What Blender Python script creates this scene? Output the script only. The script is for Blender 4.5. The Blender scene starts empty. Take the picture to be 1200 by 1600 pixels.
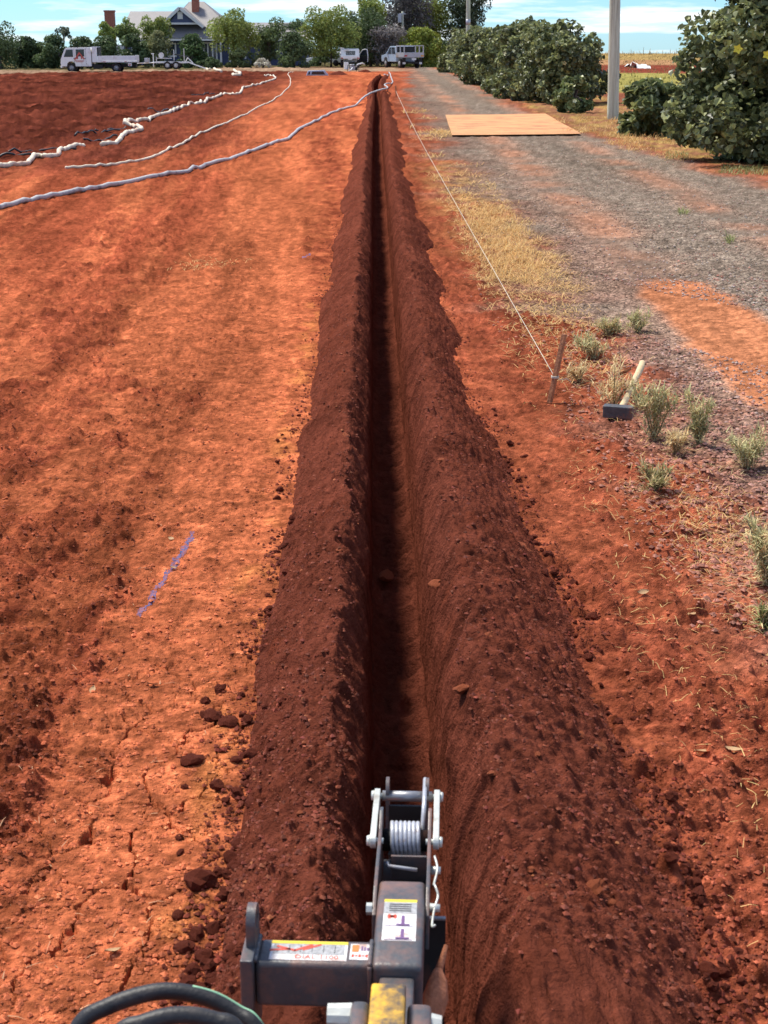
import bpy, math, random
import numpy as np
from mathutils import Vector, Matrix, Euler

# ------------------------------------------------------------------ camera, sky, sun, exposure
SC = bpy.context.scene
COL = SC.collection
F_PX, W_PX, H_PX, Y_HOR, CAM_H = 2300.0, 1200.0, 1600.0, 72.0, 2.0
PITCH = math.atan((H_PX / 2 - Y_HOR) / F_PX)
cam_d = bpy.data.cameras.new('camera')
cam_d.sensor_fit = 'VERTICAL'
cam_d.sensor_height = 36.0
cam_d.lens = 36.0 * F_PX / H_PX
cam_d.clip_start = 0.05
cam_d.clip_end = 20000
cam = bpy.data.objects.new('camera', cam_d)
COL.objects.link(cam)
cam.location = (0, 0, CAM_H)
cam.rotation_euler = (math.pi / 2 - PITCH, 0, 0)
cam_d.dof.use_dof = True
cam_d.dof.focus_distance = 9.0
cam_d.dof.aperture_fstop = 13.0
SC.camera = cam

SUN_EL = math.radians(60)
SUN_AZ = math.atan2(-0.74, 0.66)          # measured from +Y towards +X
world = bpy.data.worlds.new('World')
SC.world = world
world.use_nodes = True
wn, wl = world.node_tree.nodes, world.node_tree.links
wn.clear()
w_out = wn.new('ShaderNodeOutputWorld')
w_bg = wn.new('ShaderNodeBackground')
w_sky = wn.new('ShaderNodeTexSky')
w_sky.sky_type = 'NISHITA'
w_sky.sun_disc = False
w_sky.sun_elevation = SUN_EL
w_sky.sun_rotation = SUN_AZ
w_sky.altitude = 600
w_sky.air_density = 1.0
w_sky.dust_density = 0.15
w_sky.ozone_density = 3.0
w_tint = wn.new('ShaderNodeMix'); w_tint.data_type = 'RGBA'; w_tint.blend_type = 'MULTIPLY'
w_tint.inputs[0].default_value = 1.0
w_tint.inputs[7].default_value = (0.26, 0.42, 0.62, 1)
w_tc = wn.new('ShaderNodeTexCoord')
w_map = wn.new('ShaderNodeMapping'); w_map.inputs['Scale'].default_value = (5.0, 5.0, 55.0)
w_map.inputs['Location'].default_value = (0.7, 0.2, 0.35)
w_noise = wn.new('ShaderNodeTexNoise'); w_noise.inputs['Scale'].default_value = 1.6
w_noise.inputs['Detail'].default_value = 7; w_noise.inputs['Roughness'].default_value = 0.6
w_ramp = wn.new('ShaderNodeValToRGB')
w_ramp.color_ramp.elements[0].position = 0.47; w_ramp.color_ramp.elements[0].color = (0, 0, 0, 1)
w_ramp.color_ramp.elements[1].position = 0.66; w_ramp.color_ramp.elements[1].color = (1, 1, 1, 1)
w_cl = wn.new('ShaderNodeMix'); w_cl.data_type = 'RGBA'
w_cl.inputs[7].default_value = (4.7, 4.7, 4.7, 1)
w_bg.inputs['Strength'].default_value = 0.15
wl.new(w_sky.outputs[0], w_tint.inputs[6])
wl.new(w_tc.outputs['Generated'], w_map.inputs[0])
wl.new(w_map.outputs[0], w_noise.inputs['Vector'])
wl.new(w_noise.outputs[0], w_ramp.inputs[0])
wl.new(w_ramp.outputs[0], w_cl.inputs[0])
wl.new(w_tint.outputs[2], w_cl.inputs[6])
wl.new(w_cl.outputs[2], w_bg.inputs[0])
wl.new(w_bg.outputs[0], w_out.inputs[0])

sun_d = bpy.data.lights.new('sun', 'SUN')
sun_d.energy = 3.2
sun_d.angle = math.radians(12.0)
sun_d.color = (1.0, 0.94, 0.83)
sun = bpy.data.objects.new('sun', sun_d)
COL.objects.link(sun)
_sv = Vector((math.sin(SUN_AZ) * math.cos(SUN_EL), math.cos(SUN_AZ) * math.cos(SUN_EL), math.sin(SUN_EL)))
sun.rotation_euler = _sv.to_track_quat('Z', 'Y').to_euler()
sun.location = _sv * 50

vs = SC.view_settings
vs.view_transform = 'Standard'
vs.look = 'None'
vs.exposure = 0.92
vs.gamma = 1.0
vs.use_curve_mapping = False
SC.cycles.max_bounces = 6
SC.cycles.transparent_max_bounces = 6
SC.cycles.use_denoising = True

# ------------------------------------------------------------------ helpers
rng = np.random.default_rng(7)
random.seed(7)
CP, SP = math.cos(PITCH), math.sin(PITCH)

def ray(px, py):
    u, v = px - W_PX / 2, py - H_PX / 2
    return Vector((u, F_PX * CP - v * SP, -F_PX * SP - v * CP))
def at_z(px, py, z=0.0):
    d = ray(px, py); return Vector((0, 0, CAM_H)) + d * ((z - CAM_H) / d.z)
def at_y(px, py, Y):
    d = ray(px, py); return Vector((0, 0, CAM_H)) + d * (Y / d.y)
def dist_of(py):                      # ground distance of a picture row
    return at_z(600, py).y
def ss(a, b, x):
    t = np.clip((np.asarray(x, float) - a) / (b - a), 0, 1); return t * t * (3 - 2 * t)

def _hash(ix, iy, seed):
    h = (ix.astype(np.int64) * 374761393 + iy.astype(np.int64) * 668265263 + seed * 1442695041) & 0xFFFFFFFF
    h = ((h ^ (h >> 13)) * 1274126177) & 0xFFFFFFFF
    h = (h ^ (h >> 16)) & 0xFFFFFFFF
    h = (h * 2246822519) & 0xFFFFFFFF
    return ((h ^ (h >> 15)) & 0xFFFFFF) / float(0xFFFFFF)
def vn(x, y, seed=0):                 # value noise in -1..1
    x = np.asarray(x, float); y = np.asarray(y, float) + 0 * x
    ix, iy = np.floor(x), np.floor(y)
    fx, fy = x - ix, y - iy
    fx = fx * fx * fx * (fx * (fx * 6 - 15) + 10); fy = fy * fy * fy * (fy * (fy * 6 - 15) + 10)
    a, b = _hash(ix, iy, seed), _hash(ix + 1, iy, seed)
    c, d = _hash(ix, iy + 1, seed), _hash(ix + 1, iy + 1, seed)
    return 2 * (a + (b - a) * fx + (c - a) * fy + (a - b - c + d) * fx * fy) - 1
def fbm(x, y, oct=4, seed=0, gain=0.5):
    s, a, f, t = 0, 1, 1, 0
    for k in range(oct):
        s = s + a * vn(np.asarray(x) * f + 17.3 * k, np.asarray(y) * f - 9.1 * k, seed + k); t += a; a *= gain; f *= 2.03
    return s / t
def worley_edge(x, y, seed=0):        # F2 - F1
    ix, iy = np.floor(x), np.floor(y)
    f1 = np.full(x.shape, 9.0); f2 = np.full(x.shape, 9.0)
    for a in (-1, 0, 1):
        for b in (-1, 0, 1):
            cx, cy = ix + a, iy + b
            d = np.hypot(cx + _hash(cx, cy, seed) - x, cy + _hash(cx, cy, seed + 5) - y)
            m = d < f1
            f2 = np.where(m, f1, np.minimum(f2, d)); f1 = np.where(m, d, f1)
    return f2 - f1

def tag(o, label=None, cat=None, group=None, kind=None):
    if label: o['label'] = label
    if cat: o['category'] = cat
    if group: o['group'] = group
    if kind: o['kind'] = kind
    return o
def empty(name, loc=(0, 0, 0), rz=0.0, label=None, cat=None, group=None):
    o = bpy.data.objects.new(name, None); COL.objects.link(o)
    o.empty_display_size = 0.1
    o.location = loc; o.rotation_euler = (0, 0, rz)
    return tag(o, label, cat, group)
def mesh_np(name, V, F, mat=None, parent=None, col=None, attrs=None, smooth=True):
    V = np.ascontiguousarray(V, np.float32); F = np.ascontiguousarray(F, np.int32)
    me = bpy.data.meshes.new(name)
    n, k = F.shape
    me.vertices.add(len(V)); me.vertices.foreach_set('co', V.ravel())
    me.loops.add(n * k); me.loops.foreach_set('vertex_index', F.ravel())
    me.polygons.add(n)
    me.polygons.foreach_set('loop_start', np.arange(n, dtype=np.int32) * k)
    me.polygons.foreach_set('loop_total', np.full(n, k, np.int32))
    me.polygons.foreach_set('use_smooth', np.full(n, smooth, bool))
    me.update(calc_edges=True)
    def put(nm, c):
        a = me.color_attributes.new(nm, 'FLOAT_COLOR', 'POINT')
        cc = np.ones((len(V), 4), np.float32); cc[:, :c.shape[1]] = c
        a.data.foreach_set('color', cc.ravel())
    if col is not None: put('col', col)
    for nm, c in (attrs or {}).items(): put(nm, c)
    me.validate()
    if mat: me.materials.append(mat)
    o = bpy.data.objects.new(name, me); COL.objects.link(o)
    if parent: o.parent = parent
    return o

class MB:
    def __init__(s): s.v = []; s.f = []
    def add(s, vs, fs):
        b = len(s.v); s.v += [tuple(p) for p in vs]; s.f += [tuple(i + b for i in q) for q in fs]; return s
    def box(s, x0, x1, y0, y1, z0, z1, M=None):
        p = [Vector((x, y, z)) for z in (z0, z1) for y in (y0, y1) for x in (x0, x1)]
        if M: p = [M @ q for q in p]
        return s.add(p, [(0, 2, 3, 1), (4, 5, 7, 6), (0, 1, 5, 4), (2, 6, 7, 3), (0, 4, 6, 2), (1, 3, 7, 5)])
    def cyl(s, a, b, r0, r1=None, n=12, cap=True):
        a, b = Vector(a), Vector(b); r1 = r0 if r1 is None else r1
        q = (b - a).to_track_quat('Z', 'Y')
        vs = [a + q @ Vector((r0 * math.cos(t), r0 * math.sin(t), 0)) for t in [2 * math.pi * i / n for i in range(n)]]
        vs += [b + q @ Vector((r1 * math.cos(t), r1 * math.sin(t), 0)) for t in [2 * math.pi * i / n for i in range(n)]]
        fs = [(i, (i + 1) % n, n + (i + 1) % n, n + i) for i in range(n)]
        if cap: fs += [tuple(range(n))[::-1], tuple(range(n, 2 * n))]
        return s.add(vs, fs)
    def tube(s, pts, r, n=8, cap=True):
        pts = [Vector(p) for p in pts]; m = len(pts); vs = []
        rr = r if isinstance(r, (list, tuple)) else [r] * m
        up = Vector((0, 0, 1))
        for i, p in enumerate(pts):
            t = (pts[min(i + 1, m - 1)] - pts[max(i - 1, 0)]).normalized()
            sx = t.cross(up)
            if sx.length < 1e-3: sx = t.cross(Vector((0, 1, 0)))
            sx.normalize(); sy = sx.cross(t)
            vs += [p + sx * rr[i] * math.cos(2 * math.pi * k / n) + sy * rr[i] * math.sin(2 * math.pi * k / n) for k in range(n)]
        fs = [(i * n + k, i * n + (k + 1) % n, (i + 1) * n + (k + 1) % n, (i + 1) * n + k) for i in range(m - 1) for k in range(n)]
        if cap: fs += [tuple(range(n)), tuple((m - 1) * n + k for k in range(n))[::-1]]
        return s.add(vs, fs)
    def prism(s, prof, a0, a1, axis='x', inset=None):
        # prof: list of 2D points; axis x -> (y,z), y -> (x,z), z -> (x,y)
        def P(a, p):
            return {'x': (a, p[0], p[1]), 'y': (p[0], a, p[1]), 'z': (p[0], p[1], a)}[axis]
        n = len(prof)
        vs = [P(a0, p) for p in prof] + [P(a1, p) for p in (inset or prof)]
        return s.add(vs, [(i, (i + 1) % n, n + (i + 1) % n, n + i) for i in range(n)] + [tuple(range(n))[::-1], tuple(range(n, 2 * n))])
    def build(s, name, mat, parent=None, smooth=False, bevel=0.0, seg=2):
        me = bpy.data.meshes.new(name); me.from_pydata(s.v, [], s.f)
        import bmesh
        bm = bmesh.new(); bm.from_mesh(me)
        bmesh.ops.recalc_face_normals(bm, faces=bm.faces)
        if bevel: bmesh.ops.bevel(bm, geom=list(bm.edges), offset=bevel, segments=seg, profile=0.6, affect='EDGES', clamp_overlap=True)
        for f in bm.faces: f.smooth = smooth
        bm.to_mesh(me); bm.free()
        me.materials.append(mat)
        o = bpy.data.objects.new(name, me); COL.objects.link(o)
        if parent: o.parent = parent
        return o
def copy_tree(o, parent=None):
    c = o.copy(); COL.objects.link(c); c.parent = parent
    for ch in list(o.children): copy_tree(ch, c)
    return c
def rot_about(p, ax, ang):
    return Matrix.Translation(p) @ Matrix.Rotation(ang, 4, ax) @ Matrix.Translation(-Vector(p))
def spline(pts, n=8):
    pts = [Vector(p) for p in pts]; out = []
    for i in range(len(pts) - 1):
        p0, p1, p2, p3 = pts[max(i - 1, 0)], pts[i], pts[i + 1], pts[min(i + 2, len(pts) - 1)]
        for k in range(n):
            t = k / n
            out.append(0.5 * ((2 * p1) + (p2 - p0) * t + (2 * p0 - 5 * p1 + 4 * p2 - p3) * t * t + (3 * p1 - p0 - 3 * p2 + p3) * t ** 3))
    return out + [pts[-1]]

# ------------------------------------------------------------------ materials
def nm(name):
    m = bpy.data.materials.new(name); m.use_nodes = True
    nt = m.node_tree; b = nt.nodes['Principled BSDF']
    return m, nt, b
def N(nt, typ, **kw):
    n = nt.nodes.new(typ)
    for k, v in kw.items():
        if hasattr(n, k): setattr(n, k, v)
        else: n.inputs[k].default_value = v
    return n
def simple(name, c, rough=0.6, var=0.12, scale=8.0, bump=0.0, bscale=60.0, metal=0.0, dirt=None, dscale=3.0, damt=0.5, spec=0.4):
    m, nt, b = nm(name); L = nt.links
    tc = N(nt, 'ShaderNodeTexCoord')
    nz = N(nt, 'ShaderNodeTexNoise', Scale=scale, Detail=5.0, Roughness=0.6)
    L.new(tc.outputs['Object'], nz.inputs['Vector'])
    rp = N(nt, 'ShaderNodeValToRGB')
    rp.color_ramp.elements[0].position = 0.3; rp.color_ramp.elements[1].position = 0.7
    rp.color_ramp.elements[0].color = tuple(x * (1 - var) for x in c) + (1,)
    rp.color_ramp.elements[1].color = tuple(min(1, x * (1 + var)) for x in c) + (1,)
    L.new(nz.outputs[0], rp.inputs[0]); out = rp.outputs[0]
    if dirt:
        n2 = N(nt, 'ShaderNodeTexNoise', Scale=dscale, Detail=6.0, Roughness=0.65)
        L.new(tc.outputs['Object'], n2.inputs['Vector'])
        r2 = N(nt, 'ShaderNodeValToRGB')
        r2.color_ramp.elements[0].position = 0.62 - damt * 0.3; r2.color_ramp.elements[1].position = 0.78 - damt * 0.2
        L.new(n2.outputs[0], r2.inputs[0])
        mx = N(nt, 'ShaderNodeMix', data_type='RGBA'); mx.inputs[7].default_value = tuple(dirt) + (1,)
        L.new(r2.outputs[0], mx.inputs[0]); L.new(out, mx.inputs[6]); out = mx.outputs[2]
    L.new(out, b.inputs['Base Color'])
    b.inputs['Roughness'].default_value = rough; b.inputs['Metallic'].default_value = metal
    b.inputs['Specular IOR Level'].default_value = spec
    if bump:
        n3 = N(nt, 'ShaderNodeTexNoise', Scale=bscale, Detail=4.0)
        L.new(tc.outputs['Object'], n3.inputs['Vector'])
        bp = N(nt, 'ShaderNodeBump', Strength=bump, Distance=0.01)
        L.new(n3.outputs[0], bp.inputs['Height']); L.new(bp.outputs[0], b.inputs['Normal'])
    return m
def soil_mat(name, gravel=False, vary=0.55, bump=0.9, spots=True):
    # colour attribute 'col' is the soil's own colour; noise adds grain
    m, nt, b = nm(name); L = nt.links
    geo = N(nt, 'ShaderNodeNewGeometry')
    at = N(nt, 'ShaderNodeAttribute', attribute_name='col')
    n1 = N(nt, 'ShaderNodeTexNoise', Scale=28.0, Detail=6.0, Roughness=0.72)
    L.new(geo.outputs['Position'], n1.inputs['Vector'])
    r1 = N(nt, 'ShaderNodeMapRange'); r1.inputs[1].default_value = 0.25; r1.inputs[2].default_value = 0.75
    r1.inputs[3].default_value = 1 - vary; r1.inputs[4].default_value = 1 + vary
    L.new(n1.outputs[0], r1.inputs[0])
    mul = N(nt, 'ShaderNodeMix', data_type='RGBA', blend_type='MULTIPLY'); mul.inputs[0].default_value = 1
    L.new(at.outputs['Color'], mul.inputs[6]); L.new(r1.outputs[0], mul.inputs[7])
    out = mul.outputs[2]
    n3 = N(nt, 'ShaderNodeTexNoise', Scale=75.0, Detail=5.0, Roughness=0.7)
    L.new(geo.outputs['Position'], n3.inputs['Vector'])
    h = n3.outputs[0]
    if gravel:
        ga = N(nt, 'ShaderNodeAttribute', attribute_name='grav')
        vo = N(nt, 'ShaderNodeTexVoronoi', Scale=48.0)
        L.new(geo.outputs['Position'], vo.inputs['Vector'])
        sp = N(nt, 'ShaderNodeSeparateColor'); L.new(vo.outputs['Color'], sp.inputs[0])
        rg = N(nt, 'ShaderNodeMapRange'); rg.inputs[3].default_value = 0.45; rg.inputs[4].default_value = 1.6
        L.new(sp.outputs[0], rg.inputs[0])
        mg = N(nt, 'ShaderNodeMix', data_type='RGBA', blend_type='MULTIPLY'); 
        L.new(ga.outputs['Fac'], mg.inputs[0]); L.new(out, mg.inputs[6]); L.new(rg.outputs[0], mg.inputs[7]); out = mg.outputs[2]
        hm = N(nt, 'ShaderNodeMix', data_type='FLOAT')
        inv = N(nt, 'ShaderNodeMath', operation='SUBTRACT'); inv.inputs[0].default_value = 1.0
        L.new(vo.outputs['Distance'], inv.inputs[1])
        L.new(ga.outputs['Fac'], hm.inputs[0]); L.new(h, hm.inputs[2]); L.new(inv.outputs[0], hm.inputs[3]); h = hm.outputs[0]
    n4 = N(nt, 'ShaderNodeTexNoise', Scale=22.0, Detail=3.0, Roughness=0.6)
    L.new(geo.outputs['Position'], n4.inputs['Vector'])
    ad = N(nt, 'ShaderNodeMath', operation='MULTIPLY_ADD'); ad.inputs[1].default_value = 1.6
    L.new(n4.outputs[0], ad.inputs[0]); L.new(h, ad.inputs[2]); h = ad.outputs[0]
    L.new(out, b.inputs['Base Color'])
    b.inputs['Roughness'].default_value = 1.0; b.inputs['Specular IOR Level'].default_value = 0.0
    bp = N(nt, 'ShaderNodeBump', Strength=bump, Distance=0.020)
    L.new(h, bp.inputs['Height']); L.new(bp.outputs[0], b.inputs['Normal'])
    return m
def leaf_mat(name, rough=0.45, trans=0.25, spec=0.4):
    m, nt, b = nm(name); L = nt.links
    at = N(nt, 'ShaderNodeAttribute', attribute_name='col')
    L.new(at.outputs['Color'], b.inputs['Base Color'])
    b.inputs['Roughness'].default_value = rough; b.inputs['Specular IOR Level'].default_value = spec
    tr = N(nt, 'ShaderNodeBsdfTranslucent'); mx = N(nt, 'ShaderNodeMixShader'); mx.inputs[0].default_value = trans
    L.new(at.outputs['Color'], tr.inputs[0])
    o = nt.nodes['Material Output']
    L.new(b.outputs[0], mx.inputs[1]); L.new(tr.outputs[0], mx.inputs[2]); L.new(mx.outputs[0], o.inputs[0])
    return m
def glass_mat(name, c=(0.02, 0.025, 0.03)):
    m, nt, b = nm(name)
    b.inputs['Base Color'].default_value = tuple(c) + (1,); b.inputs['Roughness'].default_value = 0.08
    b.inputs['Specular IOR Level'].default_value = 0.6
    return m

LIGHT = np.array((0.440, 0.124, 0.052)); MID = np.array((0.285, 0.066, 0.031)); DARK = np.array((0.135, 0.030, 0.017))
YEL = np.array((0.52, 0.175, 0.058)); TILL = np.array((0.080, 0.021, 0.014)); GREY = np.array((0.205, 0.160, 0.122))
DUST = np.array((0.42, 0.19, 0.11)); STRAW = np.array((0.42, 0.27, 0.09))
BANK = np.array((0.160, 0.044, 0.026)); BEIGE = np.array((0.46, 0.30, 0.19))
M = {}
M['ground'] = soil_mat('red_earth', gravel=True)
M['bank'] = soil_mat('fresh_spoil', vary=0.35, bump=1.0)
M['clod'] = simple('soil_clod', (0.15, 0.034, 0.018), 0.95, 0.4, 30, 0.8, 90, spec=0.1)
M['clod_light'] = simple('dry_orange_clod', (0.36, 0.10, 0.045), 0.95, 0.35, 30, 0.8, 90, spec=0.1)
M['stone'] = leaf_mat('gravel_stone', 0.9, 0.0, 0.2)
M['straw'] = leaf_mat('dry_straw', 0.7, 0.25, 0.2)
M['leaf'] = leaf_mat('tree_leaf', 0.55, 0.28, 0.3)
M['hib'] = leaf_mat('glossy_leaf', 0.42, 0.30, 0.45)
M['bark'] = simple('bark', (0.13, 0.10, 0.08), 0.9, 0.35, 12, 0.6, 40)
M['pole'] = simple('treated_timber', (0.40, 0.42, 0.33), 0.85, 0.15, 3, 0.5, 30)
# ------------------------------------------------------------------ ground sheet
def interp_px(pts):                    # picture points on the ground -> x as a function of distance
    w = sorted([(at_z(a, b).y, at_z(a, b).x) for a, b in pts])
    ys, xs = np.array([q[0] for q in w]), np.array([q[1] for q in w])
    return lambda y: np.interp(y, ys, xs)
_tc = spline([(0, 0.115, 0), (2.2, 0.085, 0), (4.3, 0.06, 0), (8, 0.03, 0), (21.6, -0.06, 0), (39, -0.165, 0), (52, -0.20, 0), (62.5, -0.25, 0), (80, -0.42, 0), (93, -0.32, 0), (107, 0.0, 0)], 6)
_tcy, _tcx = np.array([p.x for p in _tc]), np.array([p.y for p in _tc])
def TC(y): return np.interp(y, _tcy, _tcx)
TR_END = 107.0
DL = interp_px([(634, 112), (638, 150), (655, 205), (676, 260), (722, 330), (790, 420), (868, 520), (945, 600), (1040, 690), (1175, 850), (1300, 980)])
DR = interp_px([(668, 104), (720, 120), (800, 166), (880, 200), (990, 232), (1100, 262), (1250, 300)])
XB = interp_px([(-260, 300), (0, 258), (125, 232), (165, 226), (215, 193), (330, 160), (430, 120), (470, 110)])
TRACK = interp_px([(330, 560), (360, 420), (400, 300), (425, 220), (450, 160), (470, 130), (440, 112)])

def wide(v, x, y): return v
def base_h(x, y):
    far = np.clip(np.asarray(y, float) - 400, 0, None)
    return -far * far * 2.2e-5
def ground_fields(x, y):
    """height, colour, gravel mask of the open ground"""
    t = x - TC(y)
    px_m = np.maximum(y, 1.0) / 2200.0             # metres per picture pixel
    def o(cell, seed):                              # an octave that fades when too small to see
        return vn(x / cell, y / cell, seed) * np.clip(cell / (px_m * 2.5) - 0.6, 0, 1)
    edge = lambda a, b, v, n: ss(a, b, v + n)
    wob = fbm(x / 1.3, y / 1.3, 3, 11)
    wob2 = fbm(x / 0.35, y / 0.35, 3, 15)
    till = 1 - edge(-0.8, 0.8, x - XB(y), 0.5 * wob)
    till = till * ss(24, 28, y + 2 * wob)
    beyond = ss(0, 3, y + wob - np.clip(112 + (x + 33) * 1.0, 111, 127))      # dirt track between field and trees
    gl, gr = DL(y), DR(y)
    grav = edge(-0.35, 0.5, x - gl, 0.7 * wob + 0.3 * wob2) * (1 - edge(-0.4, 0.4, x - gr, 0.4 * wob))
    grav = grav * ss(0, 6, y)
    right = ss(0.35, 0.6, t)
    # crumbly, darker loose soil against hard pale crust
    lat = x - TRACK(y)
    cr = 0.28 * fbm(x / 0.8 + 3, y / 1.5, 4, 21) + 0.85 * fbm(lat / 0.42, y / 7.0, 3, 23) + 0.62 * fbm(x / 0.16, y / 0.22, 3, 27)
    crust = ss(-0.95, -0.55, t) * (1 - ss(-0.5, -0.3, t))           # smooth pale crust beside the bank
    tr = np.exp(-((x - TRACK(y)) / (0.35 + 0.012 * y)) ** 2) * (y > 9)
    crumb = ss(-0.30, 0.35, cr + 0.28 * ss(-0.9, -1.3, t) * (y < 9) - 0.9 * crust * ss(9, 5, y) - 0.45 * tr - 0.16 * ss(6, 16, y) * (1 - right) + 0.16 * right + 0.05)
    crumb = np.maximum(crumb, till)
    # heights
    h = base_h(x, y)
    h = h + 0.03 * fbm(x / 2.5, y / 2.5, 2, 31) * (1 - 0.5 * grav)
    clod = np.maximum(0, o(0.055, 41)) * 0.018 + np.maximum(0, o(0.026, 43)) * 0.011 + np.maximum(0, o(0.013, 45)) * 0.006
    clod = clod + np.maximum(0, o(0.12, 47)) * 0.02
    h = h + clod * (0.85 + 1.1 * crumb) * (1 - 0.6 * grav) * (1 - 0.6 * crust)
    h = h + (o(0.02, 51) * 0.0025 + o(0.008, 53) * 0.0012)
    h = h + till * (0.10 * np.maximum(0, o(0.45, 61)) + 0.06 * o(0.2, 62) + 0.035 * np.sin(y * 2 * math.pi / 1.3 + 0.5 * wob + 0.25 * x))
    # wheel ruts on the graded strip
    lat = x - TRACK(y)
    rut = 0
    for c, w in ((-1.25, .16), (0.45, .16), (-0.6, .12), (1.1, .12)):
        rut = rut + np.exp(-((lat - c - 0.25 * fbm(y / 6, y * 0, 2, 71)) / w) ** 2)
    rut = rut * (1 - till) * (1 - right) * ss(8, 14, y)
    h = h - 0.02 * rut
    # tread lug prints along the bank foot
    lug = np.exp(-((t + 0.60 + 0.02 * wob) / 0.035) ** 2) * ss(5.5, 6.5, y) * (1 - ss(10, 12, y))
    h = h - 0.012 * lug * (np.sin(y * 2 * math.pi / 0.085) > 0)
    for c0, w0, pitch, sl in ((-1.25, .13, .11, .5), (-1.95, .13, .12, -.5), (1.15, .10, .10, .4)):
        u_ = (x - c0 - 0.06 * vn(y / 3, y * 0, 75)) / w0 if c0 < 0 else (t - c0) / w0
        lane = np.exp(-u_ ** 4) * ss(-0.3, 0.3, vn(y / 1.3, x * 0 + c0, 77)) * ss(2, 3, y) * (1 - ss(12, 18, y)) * (1 - grav)
        h = h - 0.010 * lane * ss(-0.3, 0.3, np.sin((y + sl * np.abs(u_) * w0) * 2 * math.pi / pitch)) - 0.006 * lane
        crumb = crumb * (1 - 0.45 * lane)
    # drying cracks in the crust
    m = (y < 5.6) & (t < -0.2) & (t > -1.5)
    crk = np.zeros_like(x)
    if m.any():
        xx, yy = x[m], y[m]
        wx = xx + 0.035 * fbm(xx / 0.06, yy / 0.06, 3, 81); wy = yy + 0.035 * fbm(xx / 0.06, yy / 0.06, 3, 83)
        e1 = worley_edge(wx / 0.20, wy / 0.24, 3); e2 = worley_edge(wx / 0.085, wy / 0.10, 9)
        zone = ss(-1.05, -0.85, t[m] + 0.1 * wob[m]) * ss(5.2, 4.0, yy + 0.4 * wob[m])
        w1 = 0.036 * np.clip(0.85 + 0.8 * fbm(xx / 0.15, yy / 0.15, 2, 85), 0, 1.3)
        w2 = 0.030 * np.clip(0.1 + 1.2 * fbm(xx / 0.12, yy / 0.12, 2, 87), 0, 1)
        c = np.maximum(1 - ss(0.4, 1.0, e1 / np.maximum(w1, 1e-4)), 0.8 * (1 - ss(0.4, 1.0, e2 / np.maximum(w2, 1e-4))))
        crk[m] = c * zone
        h[m] = h[m] * (1 - 0.5 * zone) - 0.030 * crk[m]
        crumb[m] = crumb[m] * (1 - 0.75 * zone)
    # colours
    def mix(a, b, f): return a + (b - a) * np.asarray(f)[:, None]
    fleck = ss(-0.1, 0.6, o(0.05, 91) + 0.8 * o(0.18, 92) + 0.6 * o(0.6, 94))
    C = mix(np.tile(LIGHT, (len(x), 1)), MID, crumb * 0.62 + 0.18 * fleck)
    C = mix(C, DARK, ss(0.6, 1.0, crumb) * (0.10 + 0.36 * fleck) + 0.25 * crumb * ss(0, .7, o(0.09, 93)))
    streak = ss(-0.1, 0.5, fbm(lat / (0.25 + 0.008 * y), y / 9.0, 3, 95)) * ss(8, 16, y)
    C = mix(C, MID, 0.8 * streak * (1 - right) * (1 - till))
    C = mix(C, LIGHT * 1.08, 0.5 * tr * (1 - till))
    yel = np.exp(-((t + 0.56) / 0.07) ** 2) * ss(0.0, 0.5, fbm(x / 0.1, y / 0.22, 2, 97)) * (y < 14)
    C = mix(C, YEL, 0.75 * yel)
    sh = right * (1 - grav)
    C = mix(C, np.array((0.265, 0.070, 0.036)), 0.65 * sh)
    C = mix(C, TILL, till * (0.86 + 0.14 * fleck))
    nearx = ss(4.5, 0, x - XB(y) + 0.8 * wob) * ss(20, 30, y) * (1 - till)
    C = mix(C, TILL * 1.5, nearx * 0.9)
    tsp = o(0.45, 115) + 0.7 * o(1.1, 116) + 0.5 * vn(x / 3.0, y / 0.9, 117)
    C = C * (1 + 0.38 * till * tsp)[:, None]
    # gravel: blue grey metal, browner towards the edges, orange dust in the wheel lines
    wheel = np.exp(-((x - 2.45 - 0.1 * wob) / 0.34) ** 2) + 0.8 * np.exp(-((x - 4.2 - 0.1 * wob) / 0.30) ** 2)
    gc = mix(np.tile(GREY, (len(x), 1)), np.array((0.185, 0.10, 0.072)), ss(1.5, 0.2, x - gl + 0.9 * wob) * 0.75 + 0.15 * fleck)
    gc = mix(gc, DUST, 0.7 * wheel * ss(-0.5, 0.4, wob))
    q = at_z(1110, 510)
    spotx = np.exp(-((x - 2.52) / 0.40) ** 2) * ss(7.6, 8.6, y) * ss(14.2, 12.2, y)
    spot = ss(0.25, 0.6, spotx + 0.15 * wob2 + 0.1 * wob)
    gc = mix(gc, np.array((0.47, 0.18, 0.085)), spot)
    C = mix(C, gc, grav)
    sw = np.exp(-((x - gl - 0.12) / 0.42) ** 2) * ss(12, 14, y) * (1 - ss(24, 30, y)) * ss(-0.35, 0.35, fbm(x / 0.22, y / 0.5, 3, 99))
    C = mix(C, np.array((0.44, 0.25, 0.09)), 0.75 * sw)
    # verge of the driveway and the paddock beyond
    vg = ss(0.0, 0.6, x - gr + 0.5 * wob) * ss(10, 14, y)
    vc = mix(np.tile(np.array((0.26, 0.12, 0.065)), (len(x), 1)), STRAW * 0.8, ss(-0.2, 0.4, fbm(x / 0.5, y / 0.5, 3, 101)))
    C = mix(C, vc, vg)
    pad = ss(8.6, 9.4, x + 0.4 * wob) * (y > 25)
    band = y + 0.9 * wob + 0.35 * (x - 14)
    pc = np.tile(np.array((0.24, 0.085, 0.05)), (len(x), 1))
    pc = mix(pc, np.array((0.27, 0.235, 0.07)), ss(66, 70, band) * (1 - ss(118, 124, band)))
    pc = mix(pc, np.array((0.18, 0.045, 0.028)), ss(122, 128, band) * (1 - ss(170, 178, band)))
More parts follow.
